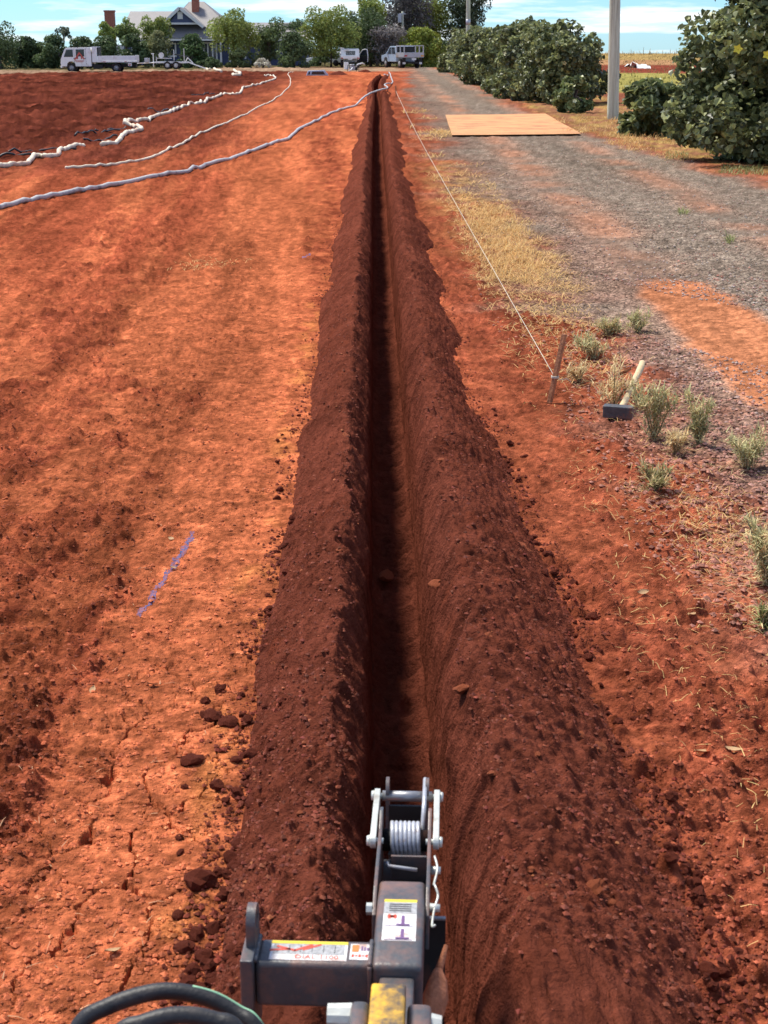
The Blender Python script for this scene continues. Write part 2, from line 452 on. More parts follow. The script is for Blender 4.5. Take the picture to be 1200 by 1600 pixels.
    pc = mix(pc, np.array((0.36, 0.20, 0.10)), ss(172, 182, band) * (1 - ss(230, 250, band)))
    pc = mix(pc, np.array((0.33, 0.225, 0.085)), ss(230, 250, band))
    C = mix(C, pc, pad)
    bt = beyond * (1 - ss(gl - 1, gl + 1, x))
    C = mix(C, BEIGE * 0.62, bt * (1 - ss(150, 156, y)))
    C = mix(C, np.array((0.10, 0.085, 0.04)), np.maximum(ss(152, 158, y) * (x < 9), ss(131, 136, y) * (x < -16)))
    for cell, sd, am in ((0.012, 102, .25), (0.025, 103, .3), (0.055, 104, .3), (0.13, 105, .2)):
        C = C * (1 + am * o(cell, sd))[:, None]
    for cell, sd, am in ((0.16, 109, .16), (0.5, 111, .2), (1.5, 113, .2)):
        C = C * (1 + am * np.clip(cell / (px_m * 4), 0, 1) * (1 - 0.5 * grav) * vn(lat / (cell * .5), y / (cell * 6), sd))[:, None]
    return h, np.clip(C, 0.004, 0.9), np.clip(grav * (1 - 0.7 * (wheel > 0.6)) * (1 - spot), 0, 1), crumb

def picture_rows():
    a = list(np.linspace(3200, 1640, 60)) + list(np.arange(1638, 1130, -1.45)) + list(np.arange(1129, 130, -2.1)) + list(np.arange(129, 84, -1.0))
    ys = [dist_of(p) for p in a]
    return np.array([-2.0, -0.8, 0.1] + [v for v in ys if v > 0.15] + [460, 560, 700, 900, 1300, 2000, 3500])
def picture_cols():
    a = list(-600 - np.geomspace(30, 60000, 26)[::-1]) + list(np.linspace(-600, -60, 60)) + list(np.arange(-52, 150, 2.6)) + list(np.arange(150, 405, 1.25)) \
        + list(np.arange(406, 1250, 3.3)) + list(np.linspace(1256, 1800, 60)) + list(1800 + np.geomspace(30, 60000, 26))
    return np.array(a)
rows, cols = picture_rows(), picture_cols()
zc = np.maximum(rows * CP + CAM_H * SP, 0.75)
GX = (cols[None, :] - 600) / F_PX * zc[:, None]
GY = np.repeat(rows[:, None], len(cols), 1)
gx, gy = GX.ravel(), GY.ravel()
gh, gcol, ggrav, _ = ground_fields(gx, gy)
idx = np.arange(len(gx)).reshape(GX.shape)
Fq = np.stack([idx[:-1, :-1], idx[:-1, 1:], idx[1:, 1:], idx[1:, :-1]], -1).reshape(-1, 4)
tq = (gx - TC(gy))[Fq]
in_tr = ((tq.min(1) < 0.13) & (tq.max(1) > -0.13)) | ((tq.min(1) > -0.36) & (tq.max(1) < 0.40))
in_tr &= (gy[Fq].max(1) < TR_END + 0.3)
Fq = Fq[~in_tr]
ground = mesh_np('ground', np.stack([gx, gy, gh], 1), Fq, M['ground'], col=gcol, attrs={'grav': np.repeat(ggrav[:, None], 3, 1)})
tag(ground, kind='structure')

def gz(x, y):                          # ground height for setting things down
    h, *_ = ground_fields(np.array([float(x)]), np.array([float(y)])); return float(h[0])
def gnd(px, py):
    p = at_z(px, py); p.z = gz(p.x, p.y); return p

# ------------------------------------------------------------------ spoil banks and trench
brow = np.array([-0.3, 0.3, 0.8] + [v for v in [dist_of(p) for p in list(np.linspace(2800, 1640, 50)) + list(np.arange(1638, 118, -1.65))] if v > 1.0 and v < TR_END])
def bank(side):
    s = brow; n = len(s)
    lump = vn(s / 0.75, s * 0, 201 + side) * 0.6 + vn(s / 0.33, s * 0, 205 + side) * 0.4
    slow = vn(s / 2.6, s * 0, 209 + side)
    if side < 0:
        foot = 0.50 + 0.05 * lump + 0.035 * slow - 0.07 * ss(20, 60, s); crest = 0.225 + 0.02 * slow; H = 0.20 + 0.032 * lump + 0.02 * slow
    else:
        foot = 0.62 + 0.06 * lump + 0.05 * slow + 0.03 * ss(6, 3.4, s) - 0.15 * ss(6.0, 9.5, s) + 0.02 * ss(14, 24, s) + 0.08 * np.maximum(0, lump) * ss(6, 12, s) - 0.05 * ss(40, 70, s); crest = 0.20 + 0.02 * slow; H = 0.26 + 0.04 * lump + 0.025 * slow - 0.03 * ss(6.0, 9.5, s) - 0.03 * ss(10, 30, s)
    scal = np.abs(vn(s / 0.30, s * 0, 213 + side)) * 0.6 + np.abs(vn(s / 0.12, s * 0, 215 + side)) * 0.4
    lip = 0.105 + 0.045 * scal
    crest = np.maximum(crest + 0.08 * (scal - 0.35), lip + 0.03)
    u = np.concatenate([np.linspace(0, 1, 98), 1 + np.linspace(0, 1, 36)[1:], 2 + np.linspace(0, 1, 16)[1:]])   # foot>crest, crest>lip, lip>wall
    U = u[None, :]
    a = np.clip(U, 0, 1); b = np.clip(U - 1, 0, 1); c = np.clip(U - 2, 0, 1)
    lat = foot[:, None] + (crest - foot)[:, None] * a + (lip - crest)[:, None] * b + (0.099 - lip)[:, None] * np.sqrt(c)
    prof = a ** 1.05 * (1 + 0.25 * np.sin(math.pi * a))
    prof = np.minimum(prof, 1.0) - 0.06 * np.clip(a - 0.85, 0, 1) / 0.15 * 0
    Z = H[:, None] * prof - b ** 1.3 * (H * 0.72)[:, None] - c * 0.30
    ker = np.hanning(17); ker /= ker.sum()
    Zs = np.apply_along_axis(lambda r: np.convolve(np.pad(r, 8, mode='edge'), ker, 'valid'), 1, Z)
    Z = np.where((U > 0.8) & (U < 1.6), Zs, Z)
    Z = Z - 0.012 * (1 - a) * (U < 0.03)
    S = np.repeat(s[:, None], len(u), 1)
    X = TC(S) + side * lat
    fx, fy = X.ravel(), S.ravel()
    pm = np.maximum(fy, 1) / 2200
    o = lambda cell, seed: vn(fx / cell, fy / cell, seed) * np.clip(cell / (pm * 2.5) - 0.6, 0, 1)
    env = (np.clip(U * 6, 0.25, 1) * np.ones_like(S)).ravel()
    inner = ss(1.0, 1.3, np.repeat(U, n, 0)).ravel()
    run = 0.02 * vn(fy / 0.045, (lat.ravel()) / 0.5, 231 + side) + 0.012 * vn(fy / 0.02, lat.ravel() / 0.4, 233)
    rough = 0.014 * o(0.16, 221) + 0.012 * np.abs(o(0.07, 223)) + 0.020 * np.maximum(0, o(0.034, 225)) ** 1.3 + 0.015 * np.maximum(0, o(0.019, 226)) + 0.008 * np.maximum(0, o(0.011, 227))
    hh = Z.ravel() + env * rough * (1 - 0.15 * inner) + inner * 0.35 * run * np.clip(0.06 / (pm * 2.5) - .6, 0, 1) * (Z.ravel() > -0.2)
    fx = fx + side * inner * (0.4 * np.abs(run) * np.clip((Z.ravel() + 0.26) / 0.1, 0, 1) + 0.008 * vn(fy / 0.11, Z.ravel() / 0.1, 239))
    hh = np.maximum(hh, np.where((U * np.ones_like(S)).ravel() < 0.02, -0.02, -0.6))
    k = np.arange(n * len(u)).reshape(n, len(u))
    Fb = np.stack([k[:-1, :-1], k[:-1, 1:], k[1:, 1:], k[1:, :-1]], -1).reshape(-1, 4)
    if side < 0: Fb = Fb[:, ::-1]
    C = np.tile(BANK, (len(fx), 1)) * (1 + 0.35 * fbm(fx / 0.25, fy / 0.25, 4, 241) + 0.25 * o(0.03, 243))[:, None]
    dry = ss(0.35, 0.75, fbm(fx / 0.12, fy / 0.12, 3, 247)) 
    C = C + (MID * 0.75 - C) * (0.35 * dry)[:, None]
    ob = mesh_np('spoil_bank', np.stack([fx, fy, hh], 1), Fb[:, ::-1], M['bank'], col=np.clip(C, .004, .8))
    tag(ob, kind='structure')
    return ob, dict(s=s, foot=foot, crest=crest, H=H, side=side, V=np.stack([fx, fy, hh], 1)[((U > 0.04) & (U < 1.5) & (S > 2.0) & (S < 24)).ravel()])
bankL, BL = bank(-1)
bankR, BR = bank(1)
def bank_z(B, y, lat):                  # approximate surface height of a bank
    i = np.interp(y, B['s'], np.arange(len(B['s'])))
    f, c, H = (np.interp(y, B['s'], B[k]) for k in ('foot', 'crest', 'H'))
    a = np.clip((f - lat) / (f - c), 0, 1)
    b = np.clip((c - lat) / np.maximum(c - 0.12, .02), 0, 1)
    return H * np.minimum(a ** 1.05 * (1 + 0.25 * np.sin(math.pi * a)), 1) - b ** 1.3 * H * 0.72 - np.where(lat < 0.12, 0.4, 0)

TR_D = 0.40
def trench():
    s = brow; n = len(s)
    prof = [(-0.125, -0.05)] + [(-0.106, z) for z in np.linspace(-0.12, -TR_D + 0.06, 16)] + [(x, -TR_D) for x in np.linspace(-0.092, 0.092, 22)] + [(0.106, z) for z in np.linspace(-TR_D + 0.06, -0.12, 16)] + [(0.125, -0.05)]
    px_, pz_ = np.array([p[0] for p in prof]), np.array([p[1] for p in prof])
    S = np.repeat(s[:, None], len(px_), 1); T = np.repeat(px_[None], n, 0); Z = np.repeat(pz_[None], n, 0)
    fy, ft, fz = S.ravel(), T.ravel(), Z.ravel()
    pm = np.maximum(fy, 1) / 2200
    fade = lambda c: np.clip(c / (pm * 2.5) - 0.6, 0, 1)
    wall = (np.abs(ft) > 0.1) & (fz < 0.08)
    dx = np.where(wall, 0.010 * vn(fy / 0.12, fz / 0.12, 301) + 0.006 * vn(fy / 0.05, fz / 0.2, 303) * fade(0.05) + 0.004 * vn(fy / 0.02, fz / 0.1, 307) * fade(.02), 0)
    dx = dx * ss(-0.12, -0.26, fz)
    fl = fz < -TR_D + 0.01
    dz = np.where(fl, 0.03 * np.abs(vn(ft / 0.09, fy / 0.13, 311)) + 0.02 * np.maximum(0, vn(ft / 0.03, fy / 0.04, 313)) * fade(.03) + 0.10 * (np.abs(ft) / 0.1) ** 4 * 0.6 + 0.015 * np.sin(fy / 0.16 * 2 * math.pi + 1.5 * vn(fy / 0.5, ft / .2, 317)), 0)
    x = TC(fy) + ft + dx
    k = np.arange(len(x)).reshape(n, len(px_))
    Ft = np.stack([k[:-1, :-1], k[:-1, 1:], k[1:, 1:], k[1:, :-1]], -1).reshape(-1, 4)
    C = np.tile(BANK * 0.95, (len(x), 1)) * (1 + 0.3 * fbm(fy / 0.2, ft / 0.1 + fz / 0.2, 3, 321))[:, None]
    o = mesh_np('trench', np.stack([x, fy, fz + dz], 1), Ft, M['bank'], col=np.clip(C, .004, .8))
    return tag(o, kind='structure')
trench()
# earth face that closes the far end of the trench
e = MB(); e.box(TC(TR_END) - 0.55, TC(TR_END) + 0.55, TR_END - 0.15, TR_END + 0.35, -0.9, -0.003)
tag(e.build('trench_end', M['clod']), kind='structure')
# ------------------------------------------------------------------ trencher arm
M['char'] = simple('charcoal_paint', (0.072, 0.074, 0.080), 0.42, 0.15, 14, 0.12, 120, dirt=(0.20, 0.11, 0.085), dscale=13, damt=0.62, spec=0.5)
M['black'] = simple('black_paint', (0.012, 0.012, 0.013), 0.5, 0.3, 10, dirt=(0.10, 0.035, 0.02), dscale=7, damt=0.25)
M['galv'] = simple('zinc_plate', (0.62, 0.63, 0.56), 0.38, 0.12, 25, 0.1, 80, metal=0.35, dirt=(0.30, 0.24, 0.17), dscale=16, damt=0.3)
M['spring'] = simple('spring_steel', (0.50, 0.51, 0.54), 0.36, 0.15, 40, 0.1, 200, metal=0.3, dirt=(0.2, 0.1, 0.07), dscale=25, damt=0.2)
M['steel'] = simple('bare_steel', (0.30, 0.30, 0.31), 0.4, 0.2, 20, metal=0.6)
M['rubber'] = simple('hose_rubber', (0.022, 0.022, 0.024), 0.5, 0.25, 30, 0.15, 150, dirt=(0.07, 0.06, 0.055), dscale=14, damt=0.3)
M['green'] = simple('green_stripe', (0.25, 0.48, 0.30), 0.5)
M['white_st'] = simple('sticker_white', (0.75, 0.75, 0.73), 0.45, 0.06, 40, dirt=(0.46, 0.30, 0.24), dscale=38, damt=0.5)
M['yel_st'] = simple('sticker_yellow', (0.80, 0.58, 0.05), 0.45, 0.06, 40)
M['grey_st'] = simple('sticker_grey', (0.36, 0.36, 0.36), 0.5, 0.35, 160)
M['red_st'] = simple('sticker_red', (0.62, 0.09, 0.05), 0.5, 0.1, 40)
M['org_st'] = simple('sticker_orange', (0.80, 0.20, 0.05), 0.5, 0.1, 40)
M['pur_st'] = simple('sticker_purple', (0.16, 0.08, 0.20), 0.5, 0.1, 40)
M['blk_st'] = simple('sticker_black', (0.03, 0.03, 0.03), 0.5, 0.1, 40)
M['yel_worn'] = simple('worn_yellow_paint', (0.75, 0.42, 0.03), 0.5, 0.15, 20, 0.2, 60, dirt=(0.09, 0.07, 0.055), dscale=24, damt=0.75)
M['clay'] = simple('dried_clay', (0.42, 0.16, 0.085), 0.9, 0.3, 30, 0.8, 60, spec=0.1)

def text_mesh(body, size, mat, parent, loc, name, sx=1.0):
    cu = bpy.data.curves.new(name, 'FONT'); cu.body = body; cu.size = size; cu.align_x = 'CENTER'; cu.align_y = 'CENTER'; cu.extrude = 0.0002; cu.resolution_u = 2
    t = bpy.data.objects.new(name, cu); COL.objects.link(t)
    bpy.context.view_layer.update()
    me = bpy.data.meshes.new_from_object(t.evaluated_get(bpy.context.evaluated_depsgraph_get()))
    bpy.data.objects.remove(t)
    me.materials.clear(); me.materials.append(mat)
    o = bpy.data.objects.new(name, me); COL.objects.link(o); o.location = loc; o.scale.x = sx
    if parent: o.parent = parent
    return o

TZ = 0.50
tr = empty('trencher_arm', (0.022, 2.165, 0.0), math.radians(-2.6), 'charcoal steel trencher arm with coil spring reaching over the open trench', 'trencher')
# local: x right, y away along the trench, z up; the arm's top is at TZ
MB().box(-0.044, 0.044, 0.0, 0.275, TZ - 0.098, TZ).build('arm_tube', M['char'], tr, True, 0.012, 3)
MB().box(-0.245, -0.040, 0.004, 0.078, TZ - 0.092, TZ - 0.003).build('cross_tube', M['char'], tr, True, 0.010, 3)
# weld bead where the two tubes meet
w = MB(); w.tube([(-0.047, 0.003 + 0.075 * i / 14, TZ - 0.003 + 0.0012 * math.sin(i * 2.2)) for i in range(15)], 0.004, 6)
w.tube([(-0.047, 0.001, TZ - 0.004 - 0.085 * i / 14) for i in range(15)], 0.004, 6); w.build('weld_bead', M['char'], tr, True)
# end plate with its lifting lug
pl = MB()
prof = [(-0.015, TZ - 0.17), (0.09, TZ - 0.17), (0.09, TZ + 0.012), (-0.015, TZ + 0.012)]
pl.prism(prof, -0.268, -0.246); ep = pl.build('end_plate', M['char'], tr, False, 0.003)
def ring_plate(cy, cz, r, hole, base_z, x0, x1, n=20):
    mb = MB()
    outer = [(cy + r * math.cos(a), cz + r * math.sin(a)) for a in [math.pi * k / (n - 1) for k in range(n)]]
    inner = [(cy + hole * math.cos(a), cz + hole * math.sin(a)) for a in [2 * math.pi * k / 24 for k in range(24)]]
    full = [(cy + r, base_z)] + outer + [(cy - r, base_z)]
    # ring of quads between the outline and the hole
    def out_at(a):
        c, s_ = math.cos(a), math.sin(a)
        if s_ >= 0: return (cy + r * c, cz + r * s_)
        k = min(r / max(abs(c), 1e-6), (cz - base_z) / max(-s_, 1e-6)); return (cy + k * c, cz + k * s_)
    m = 48
    for x in (x0, x1): mb.add([(x, *out_at(2 * math.pi * k / m)) for k in range(m)] + [(x, cy + hole * math.cos(2 * math.pi * k / m), cz + hole * math.sin(2 * math.pi * k / m)) for k in range(m)], [(k, (k + 1) % m, m + (k + 1) % m, m + k) for k in range(m)])
    f = []
    for k in range(m):
        k2 = (k + 1) % m; f += [(k, k2, 2 * m + k2, 2 * m + k), (m + k, m + k2, 3 * m + k2, 3 * m + k)]
    mb.f += f
    return mb
ring_plate(0.055, TZ + 0.048, 0.030, 0.015, TZ + 0.002, -0.262, -0.246).build('lifting_lug', M['char'], tr)
MB().tube([(-0.246, 0.004 + i * 0.006, TZ - 0.001 + 0.002 * math.sin(i * 1.9)) for i in range(14)], 0.006, 6).build('weld_bead', M['char'], tr, True)
# fork side plates
for sx in (-1, 1):
    p = [(0.175, TZ - 0.085), (0.185, TZ - 0.02), (0.245, TZ + 0.004), (0.44, TZ + 0.012), (0.485, TZ + 0.030), (0.505, TZ + 0.026), (0.515, TZ + 0.006), (0.515, TZ - 0.05), (0.49, TZ - 0.09)]
    MB().prism(p, sx * 0.0455, sx * 0.0525).build('fork_plate', M['char'], tr, False, 0.002)
MB().box(-0.045, 0.045, 0.25, 0.50, TZ - 0.098, TZ - 0.092).build('fork_floor', M['black'], tr)
MB().box(-0.026, 0.045, 0.395, 0.401, TZ - 0.075, TZ - 0.022).build('spring_stop', M['char'], tr, False, 0.001)
# torsion spring
cy, cz, R, wr = 0.468, TZ - 0.028, 0.0345, 0.0044
coil = [(-0.031 + 0.0605 * i / 168, cy + R * math.cos(2 * math.pi * i / 24 - 1.57), cz + R * math.sin(2 * math.pi * i / 24 - 1.57)) for i in range(169)]
MB().tube(coil, wr, 10).build('coil_spring', M['spring'], tr, True)
MB().tube([(0.0295, cy, cz - R), (0.034, cy + 0.03, cz + 0.01), (0.036, cy + 0.05, TZ + 0.018), (0.037, 0.62, TZ + 0.030)], 0.0048, 8).build('spring_leg', M['spring'], tr, True)
MB().tube([(-0.034, 0.385, TZ - 0.03), (-0.030, 0.378, TZ - 0.034), (0.026, 0.366, TZ - 0.034)], 0.004, 8).build('spring_tail', M['spring'], tr, True)
MB().cyl((-0.05, cy, cz), (0.05, cy, cz), 0.022, n=16).build('spring_core', M['black'], tr, True)
# zinc link bars with pins
for sx in (-1, 1):
    y0, y1 = 0.412, 0.588; xx = sx * 0.062; za, zb = TZ + 0.002, TZ + 0.006
    b = MB(); prof = []
    for k in range(9):
        a = math.pi / 2 + math.pi * k / 8; prof.append((y0 + 0.015 * math.cos(a), za + 0.015 * math.sin(a)))
    for k in range(9):
        a = -math.pi / 2 + math.pi * k / 8; prof.append((y1 + 0.015 * math.cos(a), zb + 0.015 * math.sin(a)))
    b.prism(prof, xx - 0.006, xx + 0.006); lk = b.build('link_bar', M['galv'], tr, False, 0.0015)
    for yy, zz in ((y0, za), (y1, zb)):
        q = MB(); q.cyl((xx + sx * 0.006, yy, zz), (xx + sx * 0.013, yy, zz), 0.0115, 0.0095, 16); q.cyl((xx - sx * 0.02, yy, zz), (xx + sx * 0.006, yy, zz), 0.006, n=10)
        q.build('pin_head', M['galv'], tr, True)
# far clevis plates and roller
for sx in (-1, 1):
    ring_plate(0.605, TZ + 0.012, 0.026, 0.006, TZ - 0.12, sx * 0.0415 - 0.0035, sx * 0.0415 + 0.0035).build('clevis_plate', M['char'], tr)
MB().cyl((-0.052, 0.588, TZ + 0.006), (0.052, 0.588, TZ + 0.006), 0.011, n=16).build('roller', M['steel'], tr, True)
MB().box(-0.038, 0.038, 0.578, 0.584, TZ - 0.12, TZ - 0.012).build('clevis_web', M['black'], tr)
# shoe post that stands in the trench and the wide cutter plate
MB().box(-0.040, 0.040, 0.620, 0.660, -0.30, TZ - 0.06).build('shoe_post', M['black'], tr, False, 0.004)
MB().box(-0.085, 0.085, 0.56, 0.80, -0.395, -0.28).build('crumber_shoe', M['black'], tr, False, 0.02)
MB().box(-0.055, 0.083, 0.320, 0.326, 0.02, TZ - 0.115).build('guard_plate', M['black'], tr)
MB().box(-0.055, 0.083, 0.3185, 0.3275, TZ - 0.115, TZ - 0.111).build('guard_edge', M['steel'], tr)
for yy in (0.335, 0.205):
    q = MB(); q.cyl((0.053, yy, TZ - 0.015), (0.072, yy, TZ - 0.015), 0.0085, 0.007, 12); q.build('retaining_pin', M['galv'], tr, True)
MB().tube(spline([(0.060, 0.345, TZ + 0.01), (0.066, 0.31, TZ + 0.004), (0.060, 0.27, TZ - 0.004), (0.062, 0.245, TZ + 0.008), (0.068, 0.225, TZ - 0.002), (0.062, 0.20, TZ - 0.012), (0.058, 0.155, TZ - 0.02), (0.064, 0.15, TZ - 0.015)], 5), 0.0023, 6).build('lynch_pin', M['galv'], tr, True)
MB().cyl((-0.053, 0.205, TZ - 0.02), (-0.064, 0.205, TZ - 0.02), 0.011, n=6).build('bolt_head', M['galv'], tr)
# decals
def decal(name, x0, x1, y0, y1, z, mat, par=None):
    return MB().box(x0, x1, y0, y1, z, z + 0.0004).build(name, mat, par or tr)
Z1 = TZ - 0.003
d = decal('decal', -0.222, -0.088, 0.015, 0.070, Z1, M['white_st'])
decal('decal_band', -0.222, -0.088, 0.062, 0.070, Z1 + .0006, M['yel_st'], d)
decal('decal_picture', -0.217, -0.093, 0.032, 0.061, Z1 + .0006, M['grey_st'], d)
mx = MB()
for a, b_, ang in ((-0.205, 0.043, 0.1), (-0.195, 0.047, -0.35), (-0.165, 0.05, 0.55), (-0.15, 0.052, 0.5)):
    mx.box(-0.018, 0.018, -0.0025, 0.0025, Z1 + .0012, Z1 + .0016, Matrix.Translation((a, b_, 0)) @ Matrix.Rotation(ang, 4, 'Z'))
mx.build('decal_mark', M['red_st'], d)
text_mesh('DIAL 1100', 0.015, M['red_st'], d, (-0.140, 0.0235, Z1 + .0008), 'decal_lettering', 1.15)
ln = MB()
for k in range(6): ln.box(-0.21 + .02 * k, -0.209 + .02 * k, 0.036, 0.058, Z1 + .0008, Z1 + .001)
ln.build('decal_rule', M['blk_st'], d)
d2 = decal('decal', -0.083, -0.050 + 0.003, 0.020, 0.066, Z1, M['white_st'])
decal('decal_block', -0.080, -0.068, 0.042, 0.063, Z1 + .0006, M['org_st'], d2)
b2 = MB()
for k in range(3): b2.box(-0.064 + .005 * k, -0.061 + .005 * k, 0.046, 0.059 - .002 * k, Z1 + .0006, Z1 + .001)
b2.build('decal_print', M['pur_st'], d2)
r2_ = MB()
for k in range(5): r2_.box(-0.080 + .006 * k, -0.0755 + .006 * k, 0.027 + .002 * (k % 2), 0.033 + .002 * ((k + 1) % 2), Z1 + .0006, Z1 + .001)
r2_.build('decal_mark', M['red_st'], d2)
d3 = decal('decal', -0.030, 0.030, 0.075, 0.205, TZ + .0002, M['white_st'])
decal('decal_band', -0.030, 0.030, 0.196, 0.205, TZ + .0008, M['yel_st'], d3)
decal('decal_picture', -0.030, 0.030, 0.160, 0.196, TZ + .0008, M['grey_st'], d3)
cr_ = MB()
for ang in (0.5, -0.5): cr_.box(-0.009, 0.009, -0.003, 0.003, TZ + .0008, TZ + .0012, Matrix.Translation((-0.014, 0.150, 0)) @ Matrix.Rotation(ang, 4, 'Z'))
cr_.build('decal_cross', M['red_st'], d3)
ic = MB()
for yb in (0.125, 0.083):
    ic.box(0.003, 0.009, yb, yb + 0.028, TZ + .0008, TZ + .0012); ic.box(-0.006, 0.018, yb - 0.003, yb + 0.001, TZ + .0014, TZ + .0018)
    ic.box(-0.026, 0.024, yb - 0.006, yb - 0.0045, TZ + .0008, TZ + .0012)
ic.build('decal_print', M['pur_st'], d3)
wt = MB()
for k in range(4): wt.box(-0.02, 0.02, 0.166 + .007 * k, 0.169 + .007 * k, TZ + .0014, TZ + .0016)
wt.build('decal_lettering', M['blk_st'], d3)
# worn yellow bracket, black blocks, bolt heads, clay lumps near the operator
MB().box(-0.036, 0.020, -0.34, -0.138, TZ + 0.02, TZ + 0.065).build('yellow_bracket', M['yel_worn'], tr, True, 0.006, 3)
MB().box(0.022, 0.062, -0.36, -0.145, TZ - 0.06, TZ + 0.035).build('clamp_block', M['char'], tr, True, 0.012, 3)
MB().box(-0.068, -0.038, -0.36, -0.155, TZ - 0.06, TZ + 0.045).build('clamp_block', M['char'], tr, True, 0.012, 3)
MB().box(-0.030, 0.030, -0.15, 0.0, TZ - 0.09, TZ - 0.02).build('clamp_neck', M['char'], tr, True, 0.006)
MB().cyl((-0.105, -0.165, TZ + 0.02), (-0.066, -0.165, TZ + 0.02), 0.019, 0.021, 10).build('bolt_head', M['galv'], tr)
MB().cyl((0.060, -0.17, TZ + 0.01), (0.078, -0.17, TZ + 0.01), 0.020, 0.016, 10).build('bolt_head', M['galv'], tr)
cl = MB(); cl.tube([(0.052, 0.02, TZ - 0.16), (0.060, 0.045, TZ - 0.13), (0.066, 0.075, TZ - 0.115), (0.070, 0.105, TZ - 0.10), (0.070, 0.125, TZ - 0.092)], [0.010, 0.021, 0.024, 0.017, 0.008], 10)
cl.build('clay_lump', M['clay'], tr, True)
MB().tube([(0.070, 0.12, TZ - 0.094), (0.078, 0.15, TZ - 0.085), (0.084, 0.17, TZ - 0.07)], [0.008, 0.006, 0.004], 8).build('tooth', M['clay'], tr, True)

# hydraulic hoses arching into view
def hyd(pts, label, stripe=False):
    P = [at_y(x, y, Y) for x, y, Y in pts]
    P = [P[0] + Vector((-0.05, -0.25, -0.5)), P[0] + Vector((-0.035, -0.06, -0.12))] + P + [P[-1] + Vector((0.06, -0.04, -0.12)), P[-1] + Vector((0.08, -0.10, -0.36))]
    S = spline(P, 8)
    e = empty('hydraulic_hose', (S[0].x, S[0].y, 0), 0, label, 'hose')
    off = Vector((S[0].x, S[0].y, 0)); S = [p - off for p in S]
    MB().tube(S, 0.0137, 14).build('hose_tube', M['rubber'], e, True)
    if stripe:
        k0, k1 = int(len(S) * .52), int(len(S) * .8)
        MB().tube([p + Vector((0.0055, 0.002, 0.0115)) for p in S[k0:k1]], 0.0024, 6).build('stripe', M['green'], e, True)
hyd([(118, 1612, 1.99), (170, 1572, 2.01), (250, 1549, 2.03), (320, 1558, 2.03), (370, 1583, 2.02), (405, 1612, 2.0)], 'black hydraulic hose with green line, the upper of two arching together', True)
hyd([(180, 1625, 1.93), (225, 1598, 1.94), (280, 1586, 1.95), (335, 1594, 1.95), (375, 1616, 1.94)], 'plain black hydraulic hose tucked below the one with the green line')

# ------------------------------------------------------------------ stakes, string, hammer, paint marks, plate
M['stake'] = simple('hardwood_stake', (0.36, 0.15, 0.07), 0.8, 0.3, 30, 0.4, 80)
M['string'] = simple('string', (0.62, 0.56, 0.44), 0.8)
M['handle'] = simple('ash_handle', (0.62, 0.47, 0.26), 0.55, 0.2, 20, 0.1, 60)
M['forged'] = simple('forged_steel', (0.085, 0.088, 0.092), 0.5, 0.25, 30, 0.3, 60, metal=0.3, dirt=(0.3, 0.12, 0.07), dscale=12, damt=0.3)
def stake(base, top, w, label):
    d = Vector(top) - Vector(base); L = d.length
    mb = MB(); q = d.to_track_quat('Z', 'Y').to_matrix().to_4x4(); T = Matrix.Rotation(0.5, 4, 'Z')
    mb.box(-w / 2, w / 2, -w / 2, w / 2, -0.12, L, q @ T)
    o = mb.build('timber_stake', M['stake'], None, False, 0.002); o.location = base
    return tag(o, label, 'stake', 'string line stakes')
b0 = gnd(858, 637); t0 = at_y(882, 522, b0.y + 0.03)
stake(b0, t0, 0.025, 'leaning brown timber stake beside the sledgehammer, with string tied round it')
b1 = gnd(619, 152); stake(b1, b1 + Vector((-0.02, 0, 0.42)), 0.04, 'far brown timber stake at the other end of the string line')
tie = b0.lerp(t0, 0.38); tie1 = b1 + Vector((-0.01, 0, 0.2))
pts = [tie1.lerp(tie, i / 60) - Vector((0, 0, 0.10 * math.sin(math.pi * i / 60))) for i in range(61)]
sl = MB(); sl.tube(pts, [0.006 - 0.0040 * i / 60 for i in range(61)], 6)
for k in range(3):
    sl.tube([tie + Vector((0.021 * math.cos(a), 0.021 * math.sin(a), 0.004 * k + 0.001 * math.sin(3 * a))) for a in [2 * math.pi * i / 12 for i in range(13)]], 0.0026, 5)
sl.tube([tie, tie + Vector((0.03, -0.02, -0.01)), tie + Vector((0.06, -0.03, 0.0)), tie + Vector((0.09, -0.02, -0.02))], 0.0022, 5)
tag(sl.build('string_line', M['string'], None, True), 'pale string line stretched low between the two timber stakes', 'string')
ha = gnd(965, 664); hb = gnd(1001, 612)
hd = (hb - ha); hl = 0.86
hm = empty('sledgehammer', ha, math.atan2(-hd.x, hd.y), 'sledgehammer with black head and pale wooden handle lying among the weeds', 'hammer')
hM = Matrix.Translation((0, 0, 0.045))
prof = [(-0.082, -0.028), (-0.070, -0.036), (-0.03, -0.034), (0.03, -0.034), (0.070, -0.036), (0.082, -0.028), (0.082, 0.028), (0.070, 0.036), (0.03, 0.034), (-0.03, 0.034), (-0.070, 0.036), (-0.082, 0.028)]
hh_ = MB(); hh_.prism(prof, 0.012, 0.080, 'z'); hh_.build('hammer_head', M['forged'], hm, False, 0.006)
hp = [(0, -0.032, 0.044)] + [(0.004 * math.sin(i), 0.05 + (hl - 0.05) * i / 9, 0.048 + 0.10 * (i / 9) ** 1.5) for i in range(10)]
MB().tube(hp, [0.014, 0.016, 0.019, 0.019, 0.018, 0.018, 0.018, 0.019, 0.020, 0.022, 0.019], 10).build('handle', M['handle'], hm, True)

